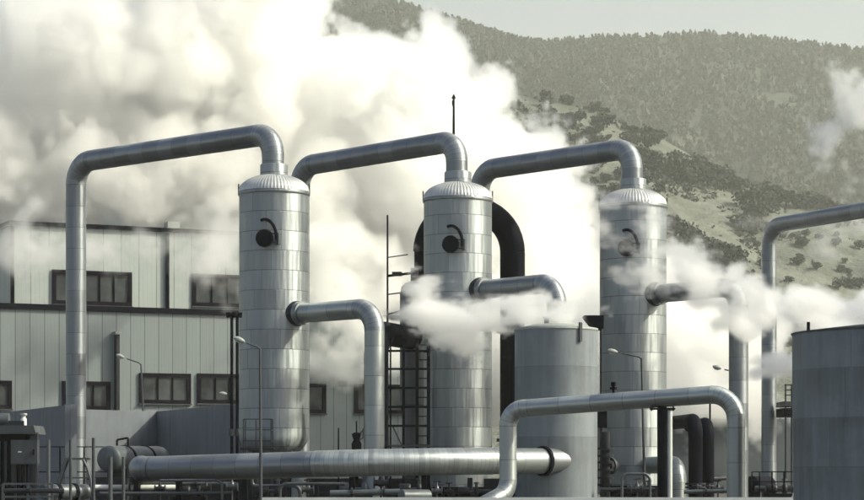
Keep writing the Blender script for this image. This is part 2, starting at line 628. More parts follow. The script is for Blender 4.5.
# overhead steam pipes: up from the ground behind the row, across, and down into the tank tops
OPG = 'overhead steam pipes of the separator tanks'
labs = ['high metal clad pipe from the ground beside the building to the tank nearest it',
        'high metal clad pipe from behind the first tank to the top of the middle tank',
        'high metal clad pipe from behind the middle tank to the steam wrapped tank']
for (lx, lY), ct, lab in zip(((76.0, 115.0), (299.5, 116.5), (479.5, 118.0)), (c1, c2, c3), labs):
    X = sx(lx, lY)
    zt = 17.74
    t = thing('steam_pipe', (X, lY, 0), lab, 'steam pipe', OPG)
    pipe(t, [(X, lY, 0.0), (X, lY, zt), (ct.x - 0.05, ct.y, zt), (ct.x - 0.05, ct.y, 15.6)], 0.53, 1.2)
X4, Y4 = sx(769, 145), 145.0
t = thing('steam_pipe', (X4, Y4, 0), 'high metal clad pipe beyond the dark plate tank, not joined to any visible tank', 'steam pipe', OPG)
d4 = Vector((4.6, -9.2, 0))
pipe(t, [(X4, Y4, 0), (X4, Y4, 17.74), (X4 + 11.5, Y4 - 23, 17.74), (X4 + 11.5, Y4 - 23, 15.0)], 0.50, 1.3)

# outlet pipes, each out of a tank's side and down to the ground
OUG = 'outlet pipes on the sides of the separator tanks'
for ct, zc, ex, eY, lab in ((c1, 9.05, 374.5, 100.2, 'metal clad outlet pipe bending down beside the tank nearest the building'),
                            (c2, 10.35, 556.5, 102.0, 'metal clad outlet pipe bending down behind the pale storage tank'),
                            (c3, 10.35, 738.5, 104.0, 'metal clad outlet pipe bending down beside the steam wrapped tank')):
    E_ = Vector((sx(ex, eY), eY, zc))
    dr = Vector((E_.x - ct.x, E_.y - ct.y, 0)).normalized()
    s0 = Vector((ct.x, ct.y, zc)) + dr * (RT - 0.25)
    t = thing('outlet_pipe', (E_.x, E_.y, 0), lab, 'outlet pipe', OUG)
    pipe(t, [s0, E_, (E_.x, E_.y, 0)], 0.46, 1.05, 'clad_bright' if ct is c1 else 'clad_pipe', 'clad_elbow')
    k0 = Vector((ct.x, ct.y, zc)) + dr * (RT + 0.02)
    MB().tube([k0 - dr * 0.2, k0 + dr * 0.12], [0.66, 0.56], 30).build('nozzle', 'dark_steel', t)
    MB().tube([k0 + dr * 0.12, k0 + dr * 0.42], 0.56, 30).build('collar', 'clad_elbow', t)

# the black arched pipe behind the middle tank
aY = 113.2
ra = 43.5 / F * aY
ax, az = sx(469, aY), sz(252, aY)
arch = [Vector((ax + ra, aY, 0))] + [Vector((ax + ra * math.cos(PI * k / 20), aY, az + ra * math.sin(PI * k / 20))) for k in range(21)]
t = thing('black_arch_pipe', (ax, aY, 0), 'black pipe in a tall arch behind the middle tank, ending in a low elbow', 'pipe')
MB().tube(arch[:2], 0.64, 28).build('pipe_run', 'black_pipe', t)
MB().tube(arch[1:], 0.64, 28).build('arch_bend', 'black_pipe', t)
zl, xl = sz(332, 106), sx(376, 106)
pl = arch[-1]
pipe(t, [pl, (pl.x, aY, zl + 0.0), (xl, 106, zl), (xl, 106, 0)], 0.58, 1.35, 'black_pipe', 'black_pipe')
for zf in (3.2, 8.8):
    flange(t, (ax + ra, aY, zf), (0, 0, 1), 0.82, 0.16, 'dark_steel')

# grey knock-out drum wrapped in steam next to the middle tank
kc = Vector((sx(414.5, 111.5), 111.5, 0))
t = thing('knockout_drum', kc, 'slim grey upright drum half hidden in steam behind the middle tank', 'drum')
MB().lathe([(0.74, 5.0), (0.74, 10.6), (0.66, 10.95), (0.45, 11.15), (0.14, 11.25)], kc, 40).build('shell', 'drum', t)
MB().lathe([(0.2, 11.2), (0.2, 11.9)], kc, 20).build('vent_neck', 'dark_steel', t)
MB().lathe([(0.5, 0.0), (0.5, 5.0)], kc, 32).build('skirt', 'drum', t)

# ------------------------------------------------------------------ header pipe and the pale storage tank
mc = Vector((sx(556.0, 98.0), 98.0, 0))
RM = 41.3 / F * 98.0
t = thing('storage_tank', mc, 'pale grey flat topped storage tank joined by the long ground pipe', 'storage tank')
ztop = sz(326, 98 - RM)
MB().lathe([(RM, 0.0), (RM, 3.0), (RM, 6.0), (RM, ztop)], mc, 96, False).build('shell', 'mid_tank', t)
MB().lathe([(RM + 0.03, ztop - 0.1), (RM + 0.04, ztop - 0.02), (RM * 0.6, ztop + 0.16), (0.02, ztop + 0.26)], mc, 96, False).build('roof', 'pale_paint', t)
qx = sx(577.5, 98) - mc.x
nrm = Vector((qx, -math.sqrt(RM * RM - qx * qx), 0)) / RM
MB().box(mc + nrm * (RM + 0.05) + Vector((0, 0, ztop - 0.25)), (0.13, 0.1, 0.85), (-nrm.y, nrm.x)).build('gauge_bracket', 'grey_steel', t)
MB().lathe([(RM + 0.18, 0.0), (RM + 0.18, 0.25)], mc, 64).build('footing', 'concrete', t)
MB().lathe([(0.11, ztop), (0.11, ztop + 0.5), (0.17, ztop + 0.5), (0.17, ztop + 0.56)], mc + Vector((-0.4, 0.4, 0)), 16).build('vent_pipe', 'dark_steel', t)

hp = [at(141, 468, 99.5), at(143, 469.6, 96.5), at(412, 461.4, 91.2), at(576, 461.2, 97.2)]
t = thing('header_pipe', hp[1].xy.to_3d(), 'long low metal clad pipe running along the ground into the pale storage tank', 'pipe')
fl = fillet(hp, [0.9, 7.5], 12)
MB().tube(densify(fl[0][0]), 0.56, 32).build('pipe_run', 'clad_pipe', t)
MB().tube(fl[1][0], 0.57, 32).build('end_elbow', 'clad_elbow', t)
MB().tube(densify(fl[2][0], 1.0), 0.56, 32).build('pipe_run', 'clad_pipe', t)
MB().tube(fl[3][0], 0.572, 32).build('mitred_bend', M['clad_bright_elbow'], t)  # bend and last run get paler cladding, standing in for their brighter lit angle
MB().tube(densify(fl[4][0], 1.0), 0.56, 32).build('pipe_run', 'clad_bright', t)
dd = (fl[4][0][-1] - fl[4][0][0]).normalized()
k = (sx(543, 96.0) - fl[4][0][0].x) / dd.x
pf = fl[4][0][0] + dd * k
flange(t, pf, dd, 0.66, 0.16, 'black_steel')
flange(t, pf + dd * 0.16, dd, 0.61, 0.14, 'clad_bright', 'reinforcing_ring')
# saddles under the header pipe
for px in (137, 179, 245, 352, 424):
    Yp = 96.3 - (px - 143) / 270 * 3.6 if px < 412 else 93.0
    zc_ = sz(469.6 - (px - 143) / 270 * 8.2, Yp)
    s = MB()
    s.box((sx(px, Yp), Yp, (zc_ - 0.5) / 2), (0.22, 0.7, zc_ - 0.5))
    s.box((sx(px, Yp), Yp, zc_ - 0.5), (0.3, 1.1, 0.14))
    s.build('saddle', 'black_steel', t)

# ------------------------------------------------------------------ front pipe with its T post
fp = [at(484, 505, 87.4), at(508, 492, 88.5), at(508, 409.5, 88.5), at(736, 393, 84.5), (sx(736, 84.5), 84.5, 0.0)]
t = thing('front_pipe', (fp[1].x, fp[1].y, 0), 'bright metal clad pipe bridging across in front of the pale storage tank', 'pipe')
pipe(t, fp, 0.35, [0.7, 0.72, 0.95], 'clad_bright', 'clad_bright_elbow', 28, 9)
vp = at(613.5, 399, 86.6)
vt = MB().tube([vp, vp + Vector((0, 0, 0.55))], 0.05, 10)
vt.tube([vp + Vector((-0.14, 0, 0.42)), vp + Vector((0.14, 0, 0.42))], 0.05, 10)
vt.tube([vp + Vector((0, 0, 0.5)), vp + Vector((0, 0, 0.66))], 0.1, 10)
vt.build('vent_valve', 'black_steel', t)
ccp = at(736, 480, 84.5)

pY = 85.8
t = thing('support_post', (sx(662.5, pY), pY, 0), 'thick black post carrying the bright front pipe on a short crossbar', 'post')
MB().tube([(sx(662.5, pY), pY, 0), (sx(662.5, pY), pY, sz(408.5, pY))], 0.205, 24).build('column', 'black_steel', t)
MB().box((sx(662.5, pY), pY, sz(409, pY)), (0.95, 0.4, 0.07)).build('crossbar', 'black_steel', t)
MB().box((sx(662, pY), pY, sz(407.5, pY)), (0.34, 0.36, 0.14)).build('pipe_shoe', 'black_steel', t)
for bx in (-0.42, 0.42):
    MB().tube([(sx(662.5, pY) + bx, pY, sz(411, pY)), (sx(662.5, pY) + bx, pY, sz(406, pY))], 0.035, 8).build('bolt', 'dark_steel', t)

wY = 92.0
t = thing('riser_pipe', (sx(670, wY), wY, 0), 'narrow white riser pipe close behind the thick black post', 'pipe')
MB().tube([(sx(669.5, wY), wY, 0), (sx(669.5, wY), wY, sz(409, wY))], 0.12, 16).build('pipe_run', 'white_paint', t)
MB().tube([(sx(669.5, wY), wY, sz(410, wY)), (sx(669.5, wY), wY, sz(408.6, wY))], 0.17, 16).build('flange', 'grey_steel', t)

eY = 104.0
t = thing('elbow_pipe', (sx(678, eY), eY, 0), 'pale ribbed elbow pipe curving into the ground behind the black post', 'pipe')
pipe(t, [(c3.x + 0.6, c3.y - 1.3, sz(465, eY)), (sx(677.5, eY), eY, sz(465, eY)), (sx(677.5, eY), eY, 0)], 0.42, 0.8, 'clad_bright', 'clad_bright_elbow', 26, 10)

BG = 'black elbow pipes beside the post'
for x0, x1, ytop, r, Yb, lab in ((660, 695.5, 420.5, 0.32, 99.0, 'thicker black elbow pipe, nearer to the black post'), (676, 707.5, 424, 0.31, 101.5, 'black elbow pipe half hidden behind a thicker black elbow')):
    zc = sz(ytop, Yb)
    t = thing('black_elbow_pipe', (sx(x1, Yb), Yb, 0), lab, 'pipe', BG)
    pipe(t, [(sx(673 if r > 0.315 else 690, Yb + 5), Yb + 5.0, zc), (sx(x1, Yb), Yb, zc), (sx(x1, Yb), Yb, 0)], r, 0.72, 'black_pipe', 'black_pipe', 24, 9)
    for zf in (sz(484, Yb), sz(487.5, Yb)):
        flange(t, (sx(x1, Yb), Yb, zf), (0, 0, 1), r + 0.14, 0.09, 'dark_steel')
    w = MB()
    hc = Vector((sx(x1, Yb), Yb - 0.55, sz(486, Yb)))
    w.tube([hc + Vector((0.2 * math.cos(a * PI / 10), 0.2 * math.sin(a * PI / 10), 0)) for a in range(21)], 0.03, 8, False)
    w.tube([hc, hc + Vector((0, 0.5, 0))], 0.05, 8)
    w.tube([hc + Vector((0, 0, 0.1)), hc - Vector((0, 0, 0.2))], 0.06, 8)
    w.bar(hc + Vector((-0.2, 0, 0)), hc + Vector((0.2, 0, 0)), 0.03)
    w.build('handwheel', 'grey_steel', t)

# ------------------------------------------------------------------ the big dark tank at the edge of the picture
RB = 4.0
bc = Vector((sx(793.5, 80.0) + RB, 80.0, 0))
t = thing('plate_tank', bc, 'big dark grey plate tank with weathered welded seams', 'storage tank')
zbt = sz(333, 80)
MB().lathe([(RB - 0.07, 0.0), (RB - 0.03, 2.5), (RB, 5.0), (RB, zbt)], bc, 128, False).build('shell', 'big_tank', t)
MB().lathe([(RB + 0.03, zbt - 0.06), (RB + 0.05, zbt), (RB * 0.5, zbt + 0.25), (0.05, zbt + 0.4)], bc, 128, False).build('roof', 'grey_steel', t)
MB().lathe([(RB + 0.3, 0.0), (RB + 0.3, 0.2)], bc, 96).build('footing', 'concrete', t)
a = R(198)
q = bc + Vector((math.cos(a) * (RB - 0.15), math.sin(a) * (RB - 0.15), zbt))
MB().tube([q, q + Vector((0, 0, 0.32))], 0.06, 10).build('vent_stub', 'black_steel', t)

# ------------------------------------------------------------------ panelled building
WA = Vector((sx(0, 150.0), 150.0))
WU = Vector((math.cos(R(24.6)), math.sin(R(24.6))))
WN = Vector((WU.y, -WU.x))


def wall_s(px, off=0.0):
    A = WA + WN * off
    k = (px - HX) / F
    return (k * A.y - A.x) / (WU.x - k * WU.y)


def wall_z(px, py, off=0.0):
    s = wall_s(px, off)
    Y = (WA + WN * off + WU * s).y
    return sz(py, Y)


def wp(s, z, off=0.0):
    q = WA + WU * s + WN * off
    return Vector((q.x, q.y, z))


def wbox(s0, s1, z0, z1, o0, o1):
    """Box along the wall from s0 to s1, standing from offset o0 (back) to o1 (front)."""
    m = MB()
    m.hexa([wp(s0, z0, o1), wp(s1, z0, o1), wp(s1, z0, o0), wp(s0, z0, o0), wp(s0, z1, o1), wp(s1, z1, o1), wp(s1, z1, o0), wp(s0, z1, o0)], s0)
    return m


zr = wall_z(0, 303)
zr2 = wall_z(0, 308.5)
zup = wall_z(100, 229, -2.0)
sL, sR = wall_s(-60), wall_s(470)
bld = thing('plant_building', wp(0, 0), 'long two storey building with pale vertical panels and dark framed windows', 'building')
wbox(sL, sR, 0, zr2, -14, 0).build('wall', 'panel', bld)
wbox(sL - 0.2, sR + 0.2, zr2, zr, -14, 0.18).build('roof_edge', 'trim', bld)
su0, su1 = wall_s(12, -2.0), wall_s(298, -2.0)
wbox(su0, su1, zr + 0.0, zup, -12, -2.0).build('upper_wall', 'panel_upper', bld)
wbox(su0 - 0.25, su1, zup, zup + 0.28, -12, -1.75).build('upper_roof', 'trim', bld)
for px in (12.5, 167.5):
    s = wall_s(px, -1.85)
    MB().bar(wp(s, zr, -1.85), wp(s, zup - 0.1, -1.85), 0.24).build('downpipe', 'trim', bld)
q = wall_s(172, -3)
MB().box(wp(q, zup + 0.55, -3.0), (0.9, 0.9, 0.55), WU).build('roof_cowl', 'pale_paint', bld)


def window(px0, px1, py0, py1, npane, off=0.0, s01=None):
    s0, s1 = (wall_s(px0, off), wall_s(px1, off))
    z1, z0 = wall_z(px0, py0, off), wall_z(px0, py1, off)
    fw = 0.27
    w = MB()
    for a0, a1, b0, b1 in ((s0, s1, z1 - fw, z1), (s0, s1, z0, z0 + fw), (s0, s0 + fw, z0 + fw, z1 - fw), (s1 - fw, s1, z0 + fw, z1 - fw)):
        i = wbox(a0, a1, b0, b1, off - 0.04, off + 0.16)
        n0 = len(w.v)
        w.v += i.v
        for f_, u_, s_ in zip(i.f, i.uv, i.s):
            w.face([n0 + k for k in f_], u_, s_)
    fr = w.build('window', 'frame', bld)
    wbox(s0 + fw, s1 - fw, z0 + fw, z1 - fw, off - 0.03, off + 0.03).build('pane', 'glass', fr)
    m = MB()
    for k in range(1, npane):
        s = s0 + fw + (s1 - s0 - 2 * fw) * k / npane
        m.bar(wp(s, z0 + fw, off + 0.07), wp(s, z1 - fw, off + 0.07), 0.12)
    m.build('mullion', 'frame', fr)
    m = MB()
    m.bar(wp(s0 - 0.05, z0 - 0.05, off + 0.1), wp(s1 + 0.05, z0 - 0.05, off + 0.1), 0.24, 0.09)
    m.build('sill', 'grey_steel', fr)


window(52, 131.5, 269.5, 304, 5, -2.0)
window(192, 262, 273.5, 306, 4, -2.0)
window(-40, 11.5, 380, 408.5, 3)
window(62, 110, 381, 409.5, 3)
window(139, 190.5, 373, 403.5, 3)
window(197, 247, 373.5, 403.5, 3)
window(275, 325.5, 383, 413, 3)
window(354, 405, 384, 413.5, 3)
# duct down the wall, casting the slanting shadow
s = wall_s(115.5)
wbox(s - 0.1, s + 0.12, wall_z(115, 412), wall_z(115, 335), 0.0, 0.62).build('wall_duct', 'dark_steel', bld)
wbox(s - 0.22, s + 0.2, wall_z(115, 335), wall_z(115, 332), 0.0, 0.75).build('duct_cap', 'pale_paint', bld)

# zigzag concrete wall in front of the building
zw = 4.98
plan = [Vector((sx(-70, 139), 139)), Vector((sx(0, 127.7), 127.7)), Vector((sx(71, 111.2), 111.2)), Vector((sx(81, 120.3), 120.3)), Vector((sx(157, 124.4), 124.4)), Vector((sx(245, 109.3), 109.3)), Vector((sx(262, 125), 125))]
w = MB()
acc = 0
for i in range(len(plan) - 1):
    a, b = plan[i], plan[i + 1]
    d = (b - a).normalized()
    n_ = Vector((d.y, -d.x))
    th = 0.3
    a2, b2 = a - n_ * th, b - n_ * th
    w.hexa([(a.x, a.y, 0), (b.x, b.y, 0), (b2.x, b2.y, 0), (a2.x, a2.y, 0), (a.x, a.y, zw), (b.x, b.y, zw), (b2.x, b2.y, zw), (a2.x, a2.y, zw)])
tag(w.build('retaining_wall', 'wall_grey', None, (plan[2].x, plan[2].y, 0)), 'zigzag concrete wall standing in front of the panelled building', 'wall')

# wall beyond the black elbow pipes
w = MB()
A, B = Vector((sx(560, 150), 150)), Vector((sx(880, 157), 157))
w.hexa([(A.x, A.y, 0), (B.x, B.y, 0), (B.x - 0.1, B.y + 0.4, 0), (A.x - 0.1, A.y + 0.4, 0), (A.x, A.y, 5.15), (B.x, B.y, 5.3), (B.x - 0.1, B.y + 0.4, 5.3), (A.x - 0.1, A.y + 0.4, 5.15)])
tag(w.build('boundary_wall', 'boundary', None, (A.x, A.y, 0)), 'long plain grey concrete wall beyond the black elbow pipes', 'wall')

# low white parapet closest to the viewer
w = MB()
w.box(((sx(262, 60) + sx(793, 60)) / 2, 60.1, 0.45), (sx(793, 60) - sx(262, 60), 0.2, 0.93))
tag(w.build('parapet', 'parapet', None, (sx(432, 60), 60.1, 0)), 'low white parapet running across in front of the pipes', 'wall')
# ------------------------------------------------------------------ lamp posts
LG = 'yard lamp posts'


def lamp_post(px0, px1, py1, Y, hx, hy, label, mat='grey_steel'):
    """Post from the ground at px0 to its bend at (px1, py1); head at (hx, hy)."""
    base = Vector((sx(px0, Y), Y, 0))
    top = at(px1, py1, Y)
    head = at(hx, hy, Y)
    t = thing('lamp_post', base, label, 'lamp post', LG)
    mid = base.lerp(top, 0.6)
    MB().tube([base, mid, top], [0.075, 0.055, 0.045], 12).build('pole', mat, t)
    MB().tube([base, base + Vector((0, 0, 0.5))], 0.12, 12).build('pole_base', mat, t)
    MB().tube([top - Vector((0, 0, 0.05)), top + (head - top) * 0.12 + Vector((0, 0, 0.02)), head + (top - head) * 0.25], 0.036, 10).build('arm', mat, t)
    d = (head - top).normalized()
    h = MB()
    a, b = head + (top - head).normalized() * 0.12, head + d * 0.34
    prof = [0.05, 0.10, 0.12, 0.11, 0.05]
    h.tube([a.lerp(b, i / 4) for i in range(5)], prof, 12)
    o = h.build('lamp_head', 'pale_paint', t)
    MB().tube([a.lerp(b, 0.3) - Vector((0, 0, 0.07)), a.lerp(b, 0.85) - Vector((0, 0, 0.07))], 0.07, 10).build('lens', 'white_paint', o)
    return t


lamp_post(147, 141, 364, 124, 122, 357, 'slim grey lamp post in front of the zigzag concrete wall')
lamp_post(261, 260, 348.5, 89, 242, 341, 'slim grey lamp post in front of the tank nearest the building')
lamp_post(645, 641.5, 358, 101, 615, 352, 'slim grey lamp post in front of the steam wrapped tank')
lamp_post(741, 741, 374, 116, 719, 368, 'lamp post mostly hidden behind an outlet pipe, only its head showing')
lamp_post(243, 243, 396, 132, 225, 394, 'lamp post hidden behind the tank nearest the building, its head before a window')

# ------------------------------------------------------------------ access frame beside the middle tank
fY = 103.6
fb = Vector((sx(410, fY), fY, 0))
t = thing('access_ladder_tower', fb, 'dark steel ladder frame standing in front of the middle tank', 'ladder')
for px, w_ in ((390.5, 0.08), (403.5, 0.13), (417, 0.14), (428.5, 0.16)):
    MB().bar((sx(px, fY), fY, 0), (sx(px, fY), fY, sz(338, fY)), w_).build('upright', 'black_steel', t)
for px, w_ in ((403.5, 0.10), (428.5, 0.10)):
    MB().bar((sx(px, fY), fY + 1.4, 0), (sx(px, fY), fY + 1.4, sz(338, fY)), w_).build('upright', 'black_steel', t)
for py in (345, 352, 360, 369, 378.5, 388, 397.5, 407, 416.5, 426, 436, 445):
    MB().bar((sx(416.5, fY), fY - 0.02, sz(py, fY)), (sx(428.5, fY), fY - 0.02, sz(py, fY)), 0.05).build('rung', 'black_steel', t)
for py in (351, 369, 388, 407, 426):
    MB().bar((sx(388, fY), fY, sz(py, fY)), (sx(429, fY), fY, sz(py, fY)), 0.1).build('crossbar', 'black_steel', t)
for py0, py1 in ((445, 407),):
    MB().bar((sx(392, fY), fY, sz(425, fY)), (sx(402, fY), fY, sz(446, fY)), 0.07).build('brace', 'grey_steel', t)
MB().box((sx(409, fY), fY + 0.7, sz(446, fY)), (2.0, 1.6, 0.1)).build('landing', 'grey_steel', t)

# thin mast with brackets
mY = 112.0
t = thing('bracket_mast', (sx(387.5, mY), mY, 0), 'thin dark mast with side brackets beside the middle tank', 'mast')
MB().tube([(sx(387.5, mY), mY, 0), (sx(387.5, mY), mY, sz(215, mY))], [0.06, 0.045], 10).build('pole', 'black_steel', t)
for py, x1, th in ((256, 408, 0.05), (274.5, 413, 0.12), (293, 411, 0.06), (313, 400, 0.1)):
    MB().bar((sx(387.5, mY), mY, sz(py + 1.5, mY)), (sx(x1, mY), mY, sz(py - 1.5, mY)), th).build('bracket', 'black_steel', t)
MB().box((sx(397, mY), mY, sz(274, mY)), (0.5, 0.35, 0.2)).build('junction_box', 'dark_steel', t)

# lightning mast far behind the middle tank
lY = 135.0
t = thing('lightning_mast', (sx(453.7, lY), lY, 0), 'tall thin lightning mast with an arrow shaped tip above the middle tank', 'mast')
MB().tube([(sx(453.7, lY), lY, 0), (sx(453.7, lY), lY, sz(160, lY)), (sx(453.7, lY), lY, sz(97, lY))], [0.16, 0.09, 0.06], 10).build('pole', 'black_steel', t)
MB().tube([at(453.7, 98.5, lY), at(453.7, 93.5, lY)], [0.15, 0.01], 10).build('tip', 'black_steel', t)
MB().box(at(453.2, 103, lY), (0.16, 0.16, 0.3)).build('receiver', 'black_steel', t)

# pair of thin risers with fittings at the top
RG = 'thin dark riser poles beside the tank nearest the building'
for px, Y, lab in ((231.8, 101.5, 'thin dark riser pole, the one standing clear of the tank nearest the building'), (237.2, 101.9, 'thin dark riser pole, the one touching the edge of the tank nearest the building')):
    b0 = Vector((sx(px, Y), Y, 0))
    t = thing('riser_pole', b0, lab, 'pole', RG)
    MB().tube([b0, (b0.x, Y, sz(314, Y))], 0.07, 10).build('pole', 'black_steel', t)
    MB().bar((b0.x - 0.2, Y, sz(315, Y)), (b0.x + 0.2, Y, sz(315, Y)), 0.09, 0.16).build('crossarm', 'black_steel', t)
    for dx in (-0.17, 0.14):
        MB().tube([(b0.x + dx, Y, sz(317.5, Y)), (b0.x + dx, Y, sz(312.5, Y))], [0.08, 0.1], 10).build('insulator', 'black_steel', t)
    MB().tube([(b0.x, Y - 0.05, sz(436, Y)), (b0.x, Y - 0.05, sz(429, Y))], 0.14, 12).build('valve_body', 'grey_steel', t)

# caged landing at the foot of the first tank
gY = 101.6
t = thing('caged_landing', (sx(258, gY), gY, 0), 'small steel landing with guard rails in front of the tank nearest the building', 'platform')
MB().box((sx(257, gY), gY + 0.5, sz(449, gY)), (1.55, 1.1, 0.1)).build('deck', 'dark_steel', t)
for px, yy in ((243.5, 0), (256, 0), (271, 0), (243.5, 1.0), (271, 1.0)):
    MB().bar((sx(px, gY), gY + yy, 0), (sx(px, gY), gY + yy, sz(419, gY)), 0.055).build('post', 'grey_steel', t)
for py in (419.3, 430, 441):
    MB().bar((sx(243.5, gY), gY, sz(py, gY)), (sx(271, gY), gY, sz(py, gY)), 0.05).build('guard_rail', 'grey_steel', t)
    MB().bar((sx(271, gY), gY, sz(py, gY)), (sx(271, gY), gY + 1.0, sz(py, gY)), 0.05).build('guard_rail', 'grey_steel', t)

# dark platform between the storage tank and the third tank
bY = 106.5
t = thing('bracket_platform', (sx(594, bY), bY, 0), 'small dark platform on a thin post beside the steam wrapped tank', 'platform')
p = MB()
zt_, zb_ = sz(316, bY), sz(329, bY)
p.hexa([(sx(594, bY), bY - 0.5, zb_), (sx(603, bY), bY - 0.5, zb_), (sx(603, bY), bY + 1.2, zb_), (sx(594, bY), bY + 1.2, zb_),
        (sx(583.5, bY), bY - 0.5, zt_), (sx(603, bY), bY - 0.5, zt_), (sx(603, bY), bY + 1.2, zt_), (sx(583.5, bY), bY + 1.2, zt_)])
p.build('deck', 'black_steel', t)
MB().tube([(sx(600.3, bY), bY - 0.3, 0), (sx(600.3, bY), bY - 0.3, zb_)], 0.035, 10).build('post', 'black_steel', t)

# flanged line at the side of the third tank
vY = 106.0
t = thing('flanged_line', (sx(607, vY), vY, 0), 'short upright flanged line between the storage tank and the steam wrapped tank', 'pipe')
MB().tube([(sx(605.5, vY), vY, 0), (sx(605.5, vY), vY, sz(432, vY))], 0.22, 18).build('pipe_run', 'dark_steel', t)
for py in (449, 456, 462.5, 470, 478, 485):
    flange(t, (sx(605.5, vY), vY, sz(py, vY)), (0, 0, 1), 0.4, 0.1, 'dark_steel')
MB().tube([(sx(607, vY), vY, sz(466, vY)), (sx(618, vY), vY + 2, sz(466, vY))], 0.26, 18).build('branch', 'dark_steel', t)
flange(t, (sx(612, vY), vY + 0.9, sz(466, vY)), (1, 0.9, 0), 0.42, 0.12, 'grey_steel')
MB().box((sx(601.5, vY), vY, sz(419, vY)), (0.5, 0.4, 0.85)).build('control_box', 'black_steel', t)
MB().tube([(sx(601.5, vY), vY, sz(432, vY)), (sx(601.5, vY), vY, sz(424, vY))], 0.08, 10).build('conduit', 'grey_steel', t)


# ------------------------------------------------------------------ yard clutter under and around the pipes
def drum(px0, px1, py, Y, r, label, mat='drum', band=True, turn=0.0, legs=True):
    a, b = at(px0, py, Y), at(px1, py, Y + turn)
    d = (b - a).normalized()
    t = thing('horizontal_vessel', ((a.x + b.x) / 2, (a.y + b.y) / 2, 0), label, 'vessel')
    L = (b - a).length
    pts, rr = [], []
    for k in range(7):
        f = math.sin(k / 6 * PI / 2)
        pts.append(a - d * r * 0.35 * (1 - f))
        rr.append(max(0.02, r * math.sin(math.acos(max(0, 1 - f) * 0.999))))
    for k in range(6, -1, -1):
        f = math.sin(k / 6 * PI / 2)
        pts.append(b + d * r * 0.35 * (1 - f))
        rr.append(max(0.02, r * math.sin(math.acos(max(0, 1 - f) * 0.999))))
    MB().tube(pts, rr, 32).build('shell', mat, t)
    if band:
        for f in (0.3, 0.7):
            p = a.lerp(b, f)
            MB().tube([p - d * 0.08, p + d * 0.08], r + 0.035, 32).build('strap', 'black_steel', t)
    if legs:
        for f in (0.2, 0.8):
            p = a.lerp(b, f)
            MB().box((p.x, p.y, (p.z - r * 0.6) / 2), (0.24, r * 1.5, p.z - r * 0.6), (d.x, d.y)).build('saddle', 'dark_steel', t)
    return t, a, b


t, a, b = drum(109, 158, 459, 103, 0.62, 'horizontal grey vessel with dark straps behind the end of the long ground pipe', 'drum', True, 5.0)
hnd = MB()
for p_, q_ in (((117, 447), (117, 440)), ((117, 440), (128, 438)), ((128, 438), (128, 447))):
    hnd.tube([at(p_[0], p_[1], 104), at(q_[0], q_[1], 104)], 0.05, 8)
hnd.build('handle', 'black_steel', t)
drum(44, 86, 492, 90, 0.32, 'low pale drum lying on the ground beside the trestle', 'drum', True, 1.5)
drum(402, 428, 496.5, 86, 0.27, 'pale grey drum lying under the bend of the long ground pipe', 'drum', False, 0.6)
drum(752, 768, 484.5, 112, 0.42, 'dark vessel lying behind the guard rail', 'black_steel', False, 2.0)


def pipeline(pts, r, label, mat='galv', bend=0.3, name='pipe', fl=()):
    w = [at(*p) for p in pts]
    t = thing(name, (w[0].x, w[0].y, 0), label, 'pipe')
    pipe(t, w, r, bend, mat, mat, 18, 6)
    for p, d in fl:
        flange(t, at(*p), d, r * 1.7, 0.09, 'dark_steel')
    return t


pipeline([(92, 487.5, 97), (176, 487.5, 98.5)], 0.12, 'bright low pipe under the end of the long ground pipe', 'white_paint', name='ground_pipe', fl=[((130, 487.5, 97.7), (1, 0, 0))])
pipeline([(100, 493.5, 95), (232, 493.0, 95)], 0.07, 'thin grey pipe on the ground below the bright low pipe', 'galv', name='ground_pipe')
pipeline([(160, 480.5, 94.6), (222, 480.3, 94.6), (222, 500, 94.6)], 0.06, 'thin pale pipe hung just below the long ground pipe', 'galv', name='conduit_pipe')
pipeline([(330, 493.5, 90), (400, 492.0, 90)], 0.13, 'grey pipe on the ground beside the pale grey drum', 'drum', name='ground_pipe', fl=[((352, 493, 90), (1, 0, 0)), ((384, 492.3, 90), (1, 0, 0))])
pipeline([(470, 478, 100), (470, 492, 100), (492, 492, 98)], 0.12, 'short dark elbow pipe at the foot of the middle tank', 'dark_steel', name='elbow_pipe')
pipeline([(318, 484, 108), (372, 484, 108)], 0.16, 'thick pale pipe deep in the shade under the long ground pipe', 'drum', name='ground_pipe', fl=[((340, 484, 108), (1, 0, 0))])
pipeline([(252, 478, 99), (252, 486, 99), (300, 486, 99), (300, 500, 99)], 0.08, 'thin pipe bent like a gate beneath the first tank', 'galv', name='conduit_pipe')
pipeline([(690, 480, 101), (729, 478, 103)], 0.1, 'thin pipe crossing behind the black elbow pipes', 'dark_steel', name='conduit_pipe', fl=[((718, 479, 102.5), (1, 0, 0))])
pipeline([(755, 488.5, 110), (795, 488.5, 110)], 0.13, 'dark pipe low behind the guard rail', 'dark_steel', name='ground_pipe')


